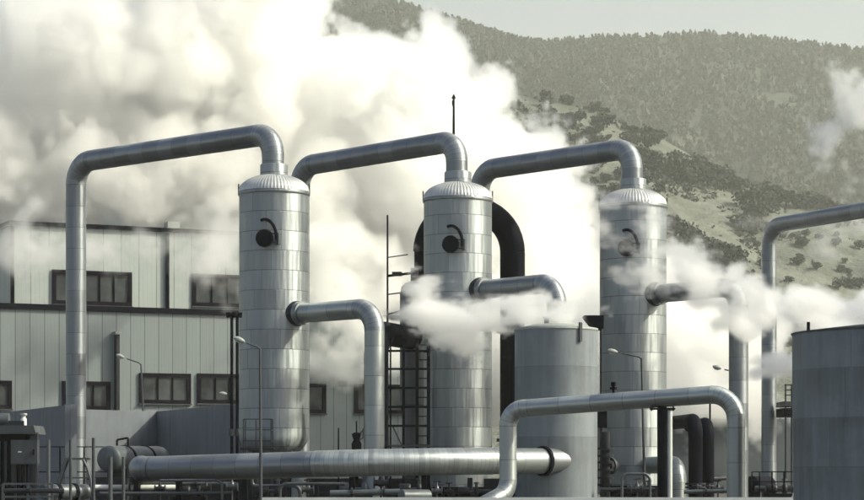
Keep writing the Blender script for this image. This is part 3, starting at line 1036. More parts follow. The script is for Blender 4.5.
def valve(px, py, Y, s, label, wheel_up=True, mat='dark_steel'):
    c = at(px, py, Y)
    t = thing('gate_valve', (c.x, c.y, 0), label, 'valve')
    MB().tube([(c.x - 0.34 * s, c.y, c.z), (c.x - 0.2 * s, c.y, c.z), (c.x, c.y, c.z), (c.x + 0.2 * s, c.y, c.z), (c.x + 0.34 * s, c.y, c.z)], [0.17 * s, 0.15 * s, 0.24 * s, 0.15 * s, 0.17 * s], 18).build('valve_body', mat, t)
    for d in (-0.34, 0.34):
        flange(t, (c.x + d * s, c.y, c.z), (1, 0, 0), 0.27 * s, 0.07 * s, mat)
    MB().tube([(c.x, c.y, c.z), (c.x, c.y, c.z + 0.3 * s), (c.x, c.y, c.z + 0.34 * s), (c.x, c.y, c.z + 0.66 * s)], [0.16 * s, 0.12 * s, 0.05 * s, 0.04 * s], 14).build('bonnet', mat, t)
    hc = Vector((c.x, c.y, c.z + 0.62 * s))
    w = MB()
    w.tube([hc + Vector((0.24 * s * math.cos(a * PI / 9), 0.24 * s * math.sin(a * PI / 9), 0)) for a in range(19)], 0.03 * s, 8, False)
    for a in (0, PI / 3, 2 * PI / 3):
        v_ = Vector((math.cos(a), math.sin(a), 0)) * 0.24 * s
        w.bar(hc - v_, hc + v_, 0.03 * s)
    w.build('handwheel', 'black_steel', t)
    MB().tube([(c.x, c.y, 0), (c.x, c.y, c.z - 0.12 * s)], 0.06 * s, 10).build('stand', mat, t)
    return t


valve(437, 491, 92, 0.62, 'pale gate valve at the foot of the middle tank, next to the drum', True, 'galv')
valve(449, 492, 94, 0.6, 'dark gate valve at the foot of the middle tank, farther from the drum')
valve(381, 483, 98, 0.9, 'dark gate valve under the bend of the long ground pipe')
valve(232, 487, 97, 0.7, 'grey gate valve beneath the long ground pipe before the first tank', True, 'galv')
valve(206, 488, 96, 0.6, 'small dark gate valve between two saddles of the long ground pipe')
valve(91, 489, 99, 0.7, 'dark gate valve beside the trestle')

# added low dark wall darkens the gap behind the header pipe; pumps before it
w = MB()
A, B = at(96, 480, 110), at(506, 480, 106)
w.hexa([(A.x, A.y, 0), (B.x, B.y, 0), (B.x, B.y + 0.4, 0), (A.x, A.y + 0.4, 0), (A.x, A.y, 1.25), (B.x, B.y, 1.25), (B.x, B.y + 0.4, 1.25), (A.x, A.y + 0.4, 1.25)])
tag(w.build('dark_backing', 'dark_steel', None, (A.x, A.y, 0)), 'low dark backing wall added behind the long ground pipe', 'wall')


def pump(px, py, Y, s, label, mat='dark_steel'):
    c = at(px, py, Y)
    t = thing('pump', (c.x, c.y, 0), label, 'pump')
    MB().tube([(c.x - 0.75 * s, c.y, c.z), (c.x - 0.72 * s, c.y, c.z), (c.x - 0.1 * s, c.y, c.z), (c.x - 0.06 * s, c.y, c.z)], [0.2 * s, 0.28 * s, 0.28 * s, 0.2 * s], 20).build('motor', mat, t)
    for k in range(5):
        x = c.x - (0.64 - 0.11 * k) * s
        MB().tube([(x, c.y, c.z), (x + 0.03 * s, c.y, c.z)], 0.31 * s, 20).build('cooling_fin', mat, t)
    MB().tube([(c.x - 0.06 * s, c.y, c.z), (c.x + 0.25 * s, c.y, c.z)], 0.07 * s, 12).build('shaft_guard', 'galv', t)
    MB().tube([(c.x + 0.25 * s, c.y, c.z), (c.x + 0.3 * s, c.y, c.z), (c.x + 0.5 * s, c.y, c.z), (c.x + 0.55 * s, c.y, c.z)], [0.2 * s, 0.33 * s, 0.33 * s, 0.18 * s], 22).build('casing', mat, t)
    MB().tube([(c.x + 0.4 * s, c.y, c.z), (c.x + 0.4 * s, c.y, c.z + 0.62 * s)], 0.1 * s, 14).build('discharge', 'galv', t)
    flange(t, (c.x + 0.4 * s, c.y, c.z + 0.55 * s), (0, 0, 1), 0.17 * s, 0.07, 'drum')
    MB().box((c.x - 0.08 * s, c.y, (c.z - 0.28 * s) / 2), (1.7 * s, 0.6 * s, c.z - 0.28 * s)).build('base_frame', 'black_steel', t)


pump(192, 491, 100, 0.9, 'dark motor pump under the end half of the long ground pipe')
pump(270, 491, 101, 0.9, 'dark motor pump directly below the tank nearest the building')
pump(356, 489, 100, 1.0, 'pale motor pump under the long ground pipe beyond the first tank', 'drum')
pump(412, 489, 97, 0.8, 'dark motor pump under the bend of the long ground pipe')
pump(470, 492, 97, 0.7, 'small dark motor pump at the foot of the middle tank')

pipeline([(600, 490, 97), (655, 489.5, 97)], 0.1, 'thin dark pipe low behind the black post', 'dark_steel', name='ground_pipe', fl=[((628, 489.8, 97), (1, 0, 0))])
pipeline([(684, 492, 95), (727, 491, 95)], 0.09, 'thin pale pipe low beside the black elbow pipes', 'galv', name='ground_pipe', fl=[((706, 491.6, 95), (1, 0, 0))])
pipeline([(622, 500, 96), (622, 474, 96), (650, 474, 96), (650, 500, 96)], 0.06, 'thin pipe bent like a gate in front of the steam wrapped tank', 'galv', name='conduit_pipe')
pipeline([(280, 500, 96), (280, 484, 96), (345, 484, 96)], 0.07, 'thin pale pipe bent down under the long ground pipe', 'galv', name='conduit_pipe')
pipeline([(140, 484, 99), (236, 484, 99)], 0.09, 'grey pipe in the shade behind two saddles of the long ground pipe', 'grey_steel', name='ground_pipe', fl=[((196, 484, 99), (1, 0, 0))])
pipeline([(4, 491, 85), (64, 491, 85)], 0.1, 'dark pipe on the ground in front of the low pale guard rail', 'dark_steel', name='ground_pipe', fl=[((30, 491, 85), (1, 0, 0))])
valve(637, 489, 96.5, 0.7, 'grey gate valve in front of the foot of the steam wrapped tank', True, 'grey_steel')
valve(718, 490, 96, 0.62, 'dark gate valve between the black elbow pipes and the bright front pipe')
valve(160, 489, 97.5, 0.65, 'dark gate valve at the first saddle of the long ground pipe')
valve(308, 490, 97, 0.7, 'grey gate valve under the long ground pipe, next to the drain of the first tank', True, 'grey_steel')
pump(642, 491, 101, 0.8, 'dark motor pump at the foot of the steam wrapped tank')
pump(778, 489, 106.5, 0.8, 'dark motor pump behind the guard rail by the big plate tank')

# black bollard like vents behind the header pipe
VG = 'black vents behind the long ground pipe'
for px, pt, Y, lab in ((338.5, 428, 103, 'thin black vent rod before the panelled wall'),):
    b0 = Vector((sx(px, Y), Y, 0))
    t = thing('vent_rod', b0, lab, 'vent')
    MB().tube([b0, (b0.x, Y, sz(pt, Y))], [0.06, 0.03], 8).build('rod', 'black_steel', t)
    MB().tube([b0, b0 + Vector((0, 0, 0.4))], 0.12, 10).build('socket', 'dark_steel', t)
b0 = Vector((sx(356.5, 103), 103, 0))
t = thing('relief_valve', b0, 'black bulbous relief valve with a thin spindle behind the long ground pipe', 'valve')
MB().lathe([(0.1, 0), (0.1, sz(452, 103)), (0.22, sz(450, 103)), (0.24, sz(444, 103)), (0.14, sz(440, 103)), (0.2, sz(436.5, 103)), (0.22, sz(434, 103)), (0.1, sz(432.5, 103))], b0, 20).build('valve_body', 'black_steel', t)
MB().tube([(b0.x, 103, sz(433, 103)), (b0.x, 103, sz(421, 103))], 0.035, 8).build('spindle', 'black_steel', t)
MB().tube([at(360, 434, 103), at(363, 430, 103), at(364, 428, 103)], 0.035, 8).build('bypass_line', 'galv', t)
MB().tube([at(358, 441, 103), at(363, 438, 103), at(363, 430, 103)], 0.035, 8).build('bypass_line', 'galv', t)


# posts, rails and the trestle at the foot of the first vertical pipe
def railing(name, pts, h, label, rails=3, mat='grey_steel', w=0.06):
    a, b = Vector(pts[0]), Vector(pts[-1])
    t = thing(name, ((a.x + b.x) / 2, (a.y + b.y) / 2, 0), label, 'railing')
    for p in pts:
        MB().bar(p, (p[0], p[1], p[2] + h), w).build('post', mat, t)
    for k in range(rails):
        z = h * (1 - k * 0.9 / max(1, rails))
        for i in range(len(pts) - 1):
            MB().bar((pts[i][0], pts[i][1], pts[i][2] + z), (pts[i + 1][0], pts[i + 1][1], pts[i + 1][2] + z), w * 0.8).build('rail', mat, t)
    return t


PG = 'thin upright stakes beside the trestle'
for px, pt, Y, w_, mat, lab in ((48.5, 440, 88, 0.075, 'galv', 'thin upright stake nearest the grey electrical cabinet'), (70.5, 440, 90, 0.06, 'grey_steel', 'thin upright stake against the first vertical pipe'),
                                (93.5, 438, 91, 0.07, 'grey_steel', 'thin upright stake just clear of the first vertical pipe'), (110.5, 457, 91, 0.09, 'galv', 'shorter pale stake in front of the strapped vessel'),
                                (123.5, 457, 91.5, 0.07, 'galv', 'shorter pale stake close to the end of the long ground pipe')):
    b0 = Vector((sx(px, Y), Y, 0))
    t = thing('stake', b0, lab, 'post', PG)
    MB().tube([b0, (b0.x, Y, sz(pt, Y))], w_, 8).build('rod', mat, t)
    MB().box((b0.x, Y, 0.05), (0.3, 0.3, 0.1)).build('foot_plate', 'dark_steel', t)

tY = 92.5
t = thing('trestle', (sx(76, tY), tY, 0), 'splayed grey steel trestle in front of the first vertical pipe', 'trestle')
MB().box((sx(78, tY), tY, sz(459, tY)), (1.0, 0.5, 0.09)).build('top_beam', 'galv', t)
for yy in (-0.22, 0.22):
    MB().bar((sx(67, tY), tY + yy, sz(459.5, tY)), (sx(50, tY), tY + yy, 0), 0.11).build('leg', 'galv', t)
    MB().tube([at(84, 460, tY) + Vector((0, yy, 0)), at(88, 468, tY) + Vector((0, yy, 0)), at(91, 478, tY) + Vector((0, yy, 0)), (sx(94, tY), tY + yy, 0)], 0.06, 10).build('leg', 'galv', t)
MB().bar(at(58, 478, tY), at(91, 478, tY), 0.06).build('crossbar', 'galv', t)

rY = 86.0
railing('guard_rail', [(sx(px, rY), rY, 0) for px in (3, 28, 52)], sz(484, rY), 'low pale guard rail in front of the grey electrical cabinet', 2, 'galv', 0.1)
railing('guard_rail', [(sx(px, 100), 100, 0) for px in (94, 112, 131, 150, 168, 186, 204)], sz(478, 100), 'dark guard rail in the shade below the long ground pipe', 3, 'dark_steel', 0.07)
railing('guard_rail', [(sx(px, 105), 105, 0) for px in (752, 759.5, 772, 784, 797)], sz(472, 105), 'dark guard rail between the outlet pipe and the big plate tank', 3, 'black_steel', 0.06)
railing('guard_rail', [(sx(px, 112), 112, 0) for px in (36, 60, 84, 108)], sz(447, 112), 'thin dark guard rail at the foot of the zigzag concrete wall', 2, 'black_steel', 0.06)
railing('guard_rail', [(sx(px, 104), 104, 0) for px in (318, 334, 350, 366)], sz(482, 104), 'dark guard rail under the long ground pipe near the first tank', 2, 'dark_steel', 0.06)

# transformer with its cabinet at the left edge
xY = 92.0
t = thing('transformer', (sx(8, xY), xY, 0), 'dark grey transformer with a pale bushing on its lid', 'transformer')
z0, z1 = sz(434, xY), sz(425.5, xY)
d = MB()
d.hexa([(sx(-30, xY), xY, z0), (sx(36, xY), xY, z0), (sx(36, xY), xY + 2.4, z0), (sx(-30, xY), xY + 2.4, z0), (sx(-30, xY), xY, z1), (sx(33.5, xY), xY, z1), (sx(33.5, xY), xY + 2.4, z1), (sx(-30, xY), xY + 2.4, z1)])
d.build('lid', 'grey_steel', t)
MB().box((sx(-10, xY), xY + 1.25, sz(434, xY) / 2), (2.9, 1.9, sz(434, xY))).build('tank_body', 'black_steel', t)
for px in (-2, 5, 12, 19, 26, 33):
    MB().box((sx(px, xY), xY + 0.2, sz(464, xY)), (0.09, 0.3, 1.9)).build('cooling_fin', 'dark_steel', t)
MB().box((sx(33, xY), xY + 0.3, sz(460, xY)), (0.3, 0.35, 2.3)).build('side_duct', 'dark_steel', t)
MB().lathe([(0.13, z1), (0.13, z1 + 0.3), (0.09, z1 + 0.32), (0.09, z1 + 0.42), (0.15, z1 + 0.44), (0.15, z1 + 0.52)], (sx(20.5, xY), xY + 0.7, 0), 16).build('bushing', 'white_paint', t)
MB().tube([(sx(-8, xY), xY + 0.7, z1 + 0.26), (sx(6, xY), xY + 0.7, z1 + 0.26)], 0.26, 20).build('conservator', 'drum', t)
MB().box((sx(12, xY), xY + 0.7, z1 + 0.1), (0.8, 0.4, 0.2)).build('cover_plate', 'dark_steel', t)
cY = 89.5
t = thing('electrical_cabinet', (sx(24, cY), cY, 0), 'grey electrical cabinet with a small pale plate, on legs before the transformer', 'cabinet')
MB().box((sx(24, cY), cY + 0.25, (sz(440, cY) + sz(464.5, cY)) / 2), (sx(37.5, cY) - sx(11, cY), 0.5, sz(440, cY) - sz(464.5, cY))).build('cabinet_box', 'grey_steel', t)
dr = MB().box((sx(24, cY), cY - 0.015, (sz(441, cY) + sz(463.5, cY)) / 2), (sx(36.5, cY) - sx(12, cY), 0.03, sz(441, cY) - sz(463.5, cY))).build('door', 'grey_steel', t)
MB().box((sx(20, cY), cY - 0.045, sz(452, cY)), (0.14, 0.02, 0.05)).build('plate', 'white_paint', dr)
MB().box((sx(34, cY), cY - 0.06, sz(452, cY)), (0.05, 0.05, 0.22)).build('handle', 'black_steel', dr)
for px in (14, 34):
    MB().bar((sx(px, cY), cY + 0.25, 0), (sx(px, cY), cY + 0.25, sz(464, cY)), 0.1).build('leg', 'dark_steel', t)
for px in (18, 22, 26):
    MB().tube([(sx(px, cY), cY + 0.2, sz(464, cY)), (sx(px + 0.5, cY), cY + 0.2, sz(474, cY)), (sx(px, cY), cY + 0.25, 0)], 0.05, 8).build('conduit', 'black_steel', t)
for px, h in ((9, 478), (14, 478), (19, 478), (24, 479)):
    pass

# far structure glimpsed next to the big tank
sY = 143.0
t = thing('far_platform', (sx(790, sY), sY, 0), 'far steel platform with a rail glimpsed past the edge of the plate tank', 'platform')
for py, th in ((413, 0.55), (404.5, 0.3)):
    MB().box((sx(795, sY), sY, sz(py, sY)), (2.0, 3.0, th)).build('deck', 'black_steel' if py > 410 else 'grey_steel', t)
for px in (782, 788, 796, 806):
    MB().bar((sx(px, sY), sY - 1.4, 0), (sx(px, sY), sY - 1.4, sz(385, sY)), 0.09).build('post', 'dark_steel', t)
for py in (386, 391, 396):
    MB().bar((sx(781, sY), sY - 1.4, sz(py, sY)), (sx(808, sY), sY - 1.4, sz(py, sY)), 0.07).build('rail', 'dark_steel', t)
# thin rod seen through the gap of the front pipe
t = thing('thin_rod', (sx(710, 118), 118, 0), 'thin upright rod behind the bright front pipe and the black elbow pipes', 'pole')
MB().tube([(sx(710, 118), 118, 0), (sx(710, 118), 118, sz(400, 118))], 0.05, 8).build('rod', 'black_steel', t)
MB().box((sx(710, 118), 118, 0.05), (0.3, 0.3, 0.1)).build('foot_plate', 'dark_steel', t)

# ------------------------------------------------------------------ hills
def lerp_pts(x, pts):
    xs = np.array([p[0] for p in pts], float)
    ys = np.array([p[1] for p in pts], float)
    return np.interp(x, xs, ys)


def smooth_noise(X, Y, s, oct_=4, seed=0.0):
    """Fractal value for arrays of plan coordinates (sum of mathutils noise would be slow; sines of turned axes are enough for landform)."""
    rng = np.random.RandomState(int(seed) + 11)
    out = np.zeros_like(X)
    amp, tot = 1.0, 0.0
    for o in range(oct_):
        acc = np.zeros_like(X)
        for k in range(6):
            a = rng.rand() * 2 * PI
            f = (2.0 ** o) / s * (0.7 + 0.6 * rng.rand())
            acc += np.sin((X * math.cos(a) + Y * math.sin(a)) * f * 2 * PI + rng.rand() * 2 * PI)
        out += acc / 3.0 * amp
        tot += amp
        amp *= 0.52
    return out / tot


FY0, FY1 = 1250.0, 2200.0
FAR = [(-900, 540), (-500, 530), (-250, 515), (-95, 484), (-50, 474), (0, 459), (40, 447), (85, 433), (113, 429), (168, 434), (230, 435.5), (273, 438.5), (330, 433), (400, 425), (432, 421), (700, 392), (1100, 360)]
NY0, NY1 = 420.0, 1100.0
NEAR = [(-600, 235), (-250, 225), (-100, 217), (0, 200), (49, 187), (64, 186), (84, 181), (109, 171), (129, 161), (155, 148), (180, 138), (215, 128), (260, 112), (330, 98), (500, 90)]


def far_z(X, Y):
    t = np.clip((Y - FY0) / (FY1 - FY0), 0, 1.3)
    rz = lerp_pts(X * FY1 / np.maximum(Y, 1), FAR)
    up = np.where(t <= 1, t ** 0.92, 1 - (t - 1) * 1.2)
    n = smooth_noise(X, Y, 520, 4, 3) * 26 * np.clip(4 * t * np.clip(1.0 - t, 0, 1), 0, 1)
    n = n + smooth_noise(X * 1.3, Y * 0.5, 210, 3, 5) * 17 * np.clip(4 * t * np.clip(1.0 - t, 0, 1), 0, 1)
    return -6 + (rz + 6) * up + n


def near_z(X, Y):
    t = np.clip((Y - NY0) / (NY1 - NY0), 0, 1.35)
    rz = lerp_pts(X * NY1 / np.maximum(Y, 1), NEAR)
    up = np.where(t <= 1, t ** 1.15, 1 - (t - 1) * 1.6)
    gate = np.clip(4 * t * np.clip(1.05 - t, 0, 1), 0, 1)
    n = smooth_noise(X * 1.0, Y * 0.55, 170, 5, 8) * 15 * gate
    return -4 + (rz + 4) * up + n


def terrain(name, zf, x0, x1, y0, y1, nx, ny, mat):
    xs, ys = np.linspace(x0, x1, nx), np.linspace(y0, y1, ny)
    X, Y = np.meshgrid(xs, ys)
    Z = zf(X, Y)
    me = bpy.data.meshes.new(name)
    v = np.stack([X.ravel(), Y.ravel(), Z.ravel()], 1)
    idx = np.arange(nx * ny).reshape(ny, nx)
    f = np.stack([idx[:-1, :-1].ravel(), idx[:-1, 1:].ravel(), idx[1:, 1:].ravel(), idx[1:, :-1].ravel()], 1)
    me.from_pydata(v.tolist(), [], f.tolist())
    me.polygons.foreach_set('use_smooth', [True] * len(f))
    me.materials.append(mat)
    o = bpy.data.objects.new(name, me)
    COL.objects.link(o)
    return structure(o)


def grass_mat(name, lo, hi, s1, s2):
    m, nt, b = nodes(name)
    tc = nt.nodes.new('ShaderNodeTexCoord')
    n1 = noise_n(nt, tc.outputs['Object'], s1, 6, 0.65)
    n2 = noise_n(nt, scale_vec(nt, tc.outputs['Object'], (1.0, 0.35, 2.5)), s2, 5, 0.7)
    f = math_n(nt, 'ADD', math_n(nt, 'MULTIPLY', n1, 0.6), math_n(nt, 'MULTIPLY', n2, 0.4))
    lk(nt, ramp_n(nt, f, [(0.36, lo), (0.62, hi)]), b.inputs['Base Color'])
    b.inputs['Roughness'].default_value = 0.95
    b.inputs['Specular IOR Level'].default_value = 0.1
    bump(nt, n2, 0.9, 4.0, b)
    return m


M['hill_far'] = grass_mat('far_hill_ground', (0.045, 0.051, 0.044), (0.095, 0.102, 0.086), 0.012, 0.06)
M['hill_near'] = grass_mat('near_hill_grass', (0.075, 0.082, 0.069), (0.175, 0.184, 0.153), 0.02, 0.09)
terrain('far_hill', far_z, -900, 1100, FY0, 2560, 240, 150, M['hill_far'])
terrain('near_hill', near_z, -420, 520, NY0, 1330, 260, 220, M['hill_near'])


def foliage_mat(name, lo, hi):
    m, nt, b = nodes(name)
    ge = nt.nodes.new('ShaderNodeNewGeometry')
    f = ge.outputs['Random Per Island']
    lk(nt, ramp_n(nt, f, [(0.0, lo), (1.0, hi)]), b.inputs['Base Color'])
    b.inputs['Roughness'].default_value = 0.8
    b.inputs['Specular IOR Level'].default_value = 0.2
    return m


M['leaf'] = foliage_mat('tree_leaf', (0.022, 0.026, 0.023), (0.066, 0.073, 0.063))
M['leaf_far'] = foliage_mat('forest_leaf', (0.028, 0.034, 0.030), (0.088, 0.098, 0.083))
M['leaf_low'] = foliage_mat('scrub_leaf', (0.036, 0.041, 0.035), (0.11, 0.117, 0.098))
M['bark'] = plain('bark', (0.10, 0.085, 0.07), 0.9)


def ray_hit(px, py, zf, y0, y1, step=2.0):
    Y = np.arange(y0, y1, step)
    X = (px - HX) / F * Y
    Z = EYE + (HY - py) / F * Y
    T = zf(X, Y)
    i = np.nonzero(T >= Z)[0]
    if len(i) == 0:
        return None
    i = i[0]
    return Vector((X[i], Y[i], T[i]))


# far forest: far more trees than one could count, as one object of small leaf clumps
rng = np.random.RandomState(5)
N = 28000
FX = rng.uniform(-330, 560, N * 2)
FYy = FY0 + (FY1 + 30 - FY0) * rng.rand(N * 2) ** 0.8
dens = smooth_noise(FX, FYy, 300, 4, 21) + 0.75 + 0.35 * (FYy - 1600) / 600
keep = rng.rand(N * 2) < np.clip(dens * 1.3 - 0.2, 0.08, 1)
FX, FYy = FX[keep][:N], FYy[keep][:N]
FZ = far_z(FX, FYy)
tv, tf = [], []
proto = []
for k in range(6):
    r_ = np.random.RandomState(40 + k)
    pts = []
    for j in range(11):
        th = r_.uniform(0, 2 * PI)
        zz = r_.uniform(0.12, 1.0)
        rad = 0.42 * (1.15 - zz) ** 0.6 * r_.uniform(0.5, 1.0)
        c = np.array([rad * math.cos(th), rad * math.sin(th), zz])
        s = r_.uniform(0.22, 0.36)
        a, b_ = r_.normal(size=3), r_.normal(size=3)
        a /= np.linalg.norm(a)
        b_ -= a * b_.dot(a)
        b_ /= np.linalg.norm(b_)
        pts.append(np.stack([c - a * s - b_ * s, c + a * s - b_ * s, c + a * s + b_ * s, c - a * s + b_ * s]))
    proto.append(np.concatenate(pts))
allv = []
for i in range(len(FX)):
    h = rng.uniform(2.8, 5.6) if rng.rand() < 0.75 else rng.uniform(5.0, 8.5)
    h = min(h, 4.6) if FYy[i] > FY1 - 70 else h
    p = proto[i % 6] * np.array([h * 0.78, h * 0.78, h])
    a = rng.uniform(0, 2 * PI)
    ca, sa = math.cos(a), math.sin(a)
    q = np.stack([p[:, 0] * ca - p[:, 1] * sa + FX[i], p[:, 0] * sa + p[:, 1] * ca + FYy[i], p[:, 2] + FZ[i] - 0.4], 1)
    allv.append(q)
allv = np.concatenate(allv)
nf = len(allv) // 4
me = bpy.data.meshes.new('forest')
me.vertices.add(len(allv))
me.vertices.foreach_set('co', allv.ravel())
me.loops.add(nf * 4)
me.loops.foreach_set('vertex_index', np.arange(nf * 4, dtype=np.int32))
me.polygons.add(nf)
me.polygons.foreach_set('loop_start', np.arange(0, nf * 4, 4, dtype=np.int32))
me.update()
me.validate()
me.materials.append(M['leaf_far'])
o = bpy.data.objects.new('forest', me)
COL.objects.link(o)
o['kind'] = 'stuff'

# low scrub covering the nearer hill, beyond counting: one object
SN = 26000
CX, CY = rng.uniform(-60, 300, SN), rng.uniform(NY0 + 60, NY1 + 20, SN)
cd = smooth_noise(CX, CY * 0.5, 75, 5, 31)
PX_, PY_ = HX + CX / CY * F, HY - (near_z(CX, CY) - EYE) / CY * F
open_ = np.exp(-(((PX_ - 705) / 48) ** 2 + ((PY_ - 212) / 20) ** 2) * 0.9) + 0.75 * np.exp(-(((PX_ - 815) / 55) ** 2 + ((PY_ - 250) / 26) ** 2))
kp = rng.rand(SN) < np.clip(cd * 1.7 + 0.12 - 1.3 * open_, 0.02, 0.9)
CX, CY, cd = CX[kp], CY[kp], cd[kp]
CZ = near_z(CX, CY)
allc = []
for i in range(len(CX)):
    sz_ = rng.uniform(0.5, 1.5) * (1.35 if cd[i] > 0.15 else 0.75)
    for j in range(5):
        c = np.array([CX[i], CY[i], CZ[i]]) + np.array([rng.normal() * 0.55, rng.normal() * 0.55, abs(rng.normal()) * 0.4 + 0.15]) * sz_
        a, b_ = rng.normal(size=3), rng.normal(size=3)
        a /= np.linalg.norm(a)
        b_ -= a * b_.dot(a)
        b_ /= np.linalg.norm(b_)
        q = 0.42 * sz_
        allc.append(np.stack([c - a * q - b_ * q, c + a * q - b_ * q, c + a * q + b_ * q, c - a * q + b_ * q]))
allc = np.concatenate(allc)
nf = len(allc) // 4
me = bpy.data.meshes.new('undergrowth')
me.vertices.add(len(allc))
me.vertices.foreach_set('co', allc.ravel())
me.loops.add(nf * 4)
me.loops.foreach_set('vertex_index', np.arange(nf * 4, dtype=np.int32))
me.polygons.add(nf)
me.polygons.foreach_set('loop_start', np.arange(0, nf * 4, 4, dtype=np.int32))
me.update()
me.validate()
me.materials.append(M['leaf_low'])
o = bpy.data.objects.new('undergrowth', me)
COL.objects.link(o)
o['kind'] = 'stuff'

# scrub trees of the nearer hill: crown of leaf clumps and a trunk, each tree its own thing
TP = []
for k in range(5):
    r_ = np.random.RandomState(80 + k)
    m = MB()
    lobes = [(r_.uniform(-0.32, 0.32), r_.uniform(-0.32, 0.32), r_.uniform(0.38, 0.72), r_.uniform(0.2, 0.34)) for _ in range(7)] + [(0, 0, 0.5, 0.36)]
    for j in range(330):
        lx, ly, lz, lr = lobes[r_.randint(len(lobes))]
        d = r_.normal(size=3)
        d /= np.linalg.norm(d)
        c = np.array([lx, ly, lz]) + d * lr * r_.uniform(0.55, 1.05)
        s = r_.uniform(0.03, 0.075)
        a, b_ = r_.normal(size=3), r_.normal(size=3)
        a /= np.linalg.norm(a)
        b_ -= a * b_.dot(a)
        b_ /= np.linalg.norm(b_)
        m.quad(c - a * s - b_ * s, c + a * s - b_ * s, c + a * s + b_ * s, c - a * s + b_ * s)
    cm = m.build('crown', 'leaf')
    tm = MB().tube([(0, 0, -0.05), (0.01, 0, 0.22), (0.03, 0.01, 0.5)], [0.05, 0.038, 0.02], 8)
    tm.tube([(0.01, 0, 0.2), (0.16, 0.05, 0.5)], [0.025, 0.01], 6)
    tm.tube([(0.01, 0, 0.24), (-0.15, -0.06, 0.52)], [0.025, 0.01], 6)
    tr = tm.build('trunk', 'bark')
    TP.append((cm.data, tr.data))
    bpy.data.objects.remove(cm)
    bpy.data.objects.remove(tr)

spots = []   # photo position of the foot, height in metres, where it stands
for px, py, h in ((660, 137, 6), (673, 142, 6.5), (690, 153, 11), (709, 158, 6), (719, 162, 8), (738, 168, 3), (745, 177, 3.5), (753, 180, 5), (546, 101, 5), (585, 108, 4), (596, 111, 4.5), (606, 115, 4)):
    spots.append((px, py, h, 'ridge'))
for px, py, h in ((671, 180, 10), (680, 185, 10), (690, 189, 9), (652, 172, 9), (660, 195, 5), (700, 186, 10), (708, 190, 9), (716, 191, 10), (724, 192, 9), (733, 193, 9), (741, 194, 8), (676, 166, 7), (698, 172, 8), (706, 176, 8), (714, 180, 7),
                  (645, 162, 6), (638, 155, 5), (648, 185, 6), (683, 171, 6), (728, 185, 8), (721, 183, 8)):
    spots.append((px, py, h, 'slope'))
for px, py, h in ((746, 209, 9), (754, 207, 10), (762, 205, 10), (770, 204, 9), (778, 205, 9), (786, 207, 8), (750, 218, 8), (759, 222, 8), (768, 216, 7), (741, 230, 7), (748, 236, 7), (796, 209, 8), (806, 210, 9), (815, 211, 9), (824, 212, 8), (834, 214, 7), (845, 216, 6), (856, 217, 6)):
    spots.append((px, py, h, 'hollow'))
for px, py, h in ((672, 232, 6), (680, 238, 7), (688, 243, 7), (696, 249, 7), (704, 253, 6), (712, 256, 6), (720, 259, 7), (729, 262, 7), (738, 268, 7), (692, 256, 6), (703, 264, 7), (714, 268, 8), (724, 275, 7)):
    spots.append((px, py, h, 'gully'))
rr_ = random.Random(9)
for _ in range(62):
    px = rr_.uniform(588, 662)
    py = rr_.uniform(122 + max(0, (px - 600)) * 0.3, 205)
    spots.append((px, py, rr_.uniform(2.5, 6.5), 'scrub'))
for _ in range(34):
    px = rr_.uniform(745, 862)
    py = rr_.uniform(225, 292)
    spots.append((px, py, rr_.uniform(2.0, 5.0), 'field'))
for _ in range(30):
    px = rr_.uniform(536, 600)
    py = rr_.uniform(103, 150)
    spots.append((px, py, rr_.uniform(2.5, 6), 'scrub'))
GR = {'ridge': ('dark bushy tree standing along the bare ridge line of the nearer hill', 'trees along the ridge of the nearer hill'),
      'slope': ('dark rounded tree in the clump above the pale grass slope', 'trees above the pale grass slope'),
      'hollow': ('dark tree in the belt of trees above the far high pipe', 'trees in the belt above the far high pipe'),
      'gully': ('dark tree in the shaded gully beside the pale grass slope', 'trees in the shaded gully'),
      'scrub': ('small scrub tree on the rough slope behind the steam wrapped tank', 'scrub trees on the rough slope'),
      'field': ('low bush on the open field beyond the far high pipe', 'bushes on the open field')}
for i, (px, py, h, g) in enumerate(spots):
    p = ray_hit(px, py, near_z, NY0 + 20, 1180)
    if p is None:
        continue
    cm, tm = TP[i % 5]
    t = thing('scrub_tree' if g in ('scrub', 'field') else 'tree', p, GR[g][0], 'bush' if g == 'field' else 'tree', GR[g][1])
    s = h * 1.15
    t.scale = (s * rr_.uniform(0.85, 1.25), s * rr_.uniform(0.85, 1.25), s * rr_.uniform(0.8, 1.05))
    t.rotation_euler = (0, 0, rr_.uniform(0, 2 * PI))
    for nm, me_ in (('crown', cm), ('trunk', tm)):
        o = bpy.data.objects.new(nm, me_)
        COL.objects.link(o)
        o.parent = t

# ------------------------------------------------------------------ steam: real volumes, their density built from puffs and broken up by noise
def steam_material(name, density, aniso=0.25, tint=(0.998, 0.998, 0.9945)):
    m = bpy.data.materials.new(name)
    m.use_nodes = True
    nt = m.node_tree
    nt.nodes.remove(nt.nodes['Principled BSDF'])
    v = nt.nodes.new('ShaderNodeVolumePrincipled')
    v.inputs['Color'].default_value = (*tint, 1)
    v.inputs['Density'].default_value = density
    v.inputs['Anisotropy'].default_value = aniso
    nt.links.new(v.outputs[0], nt.nodes['Material Output'].inputs['Volume'])
    return m


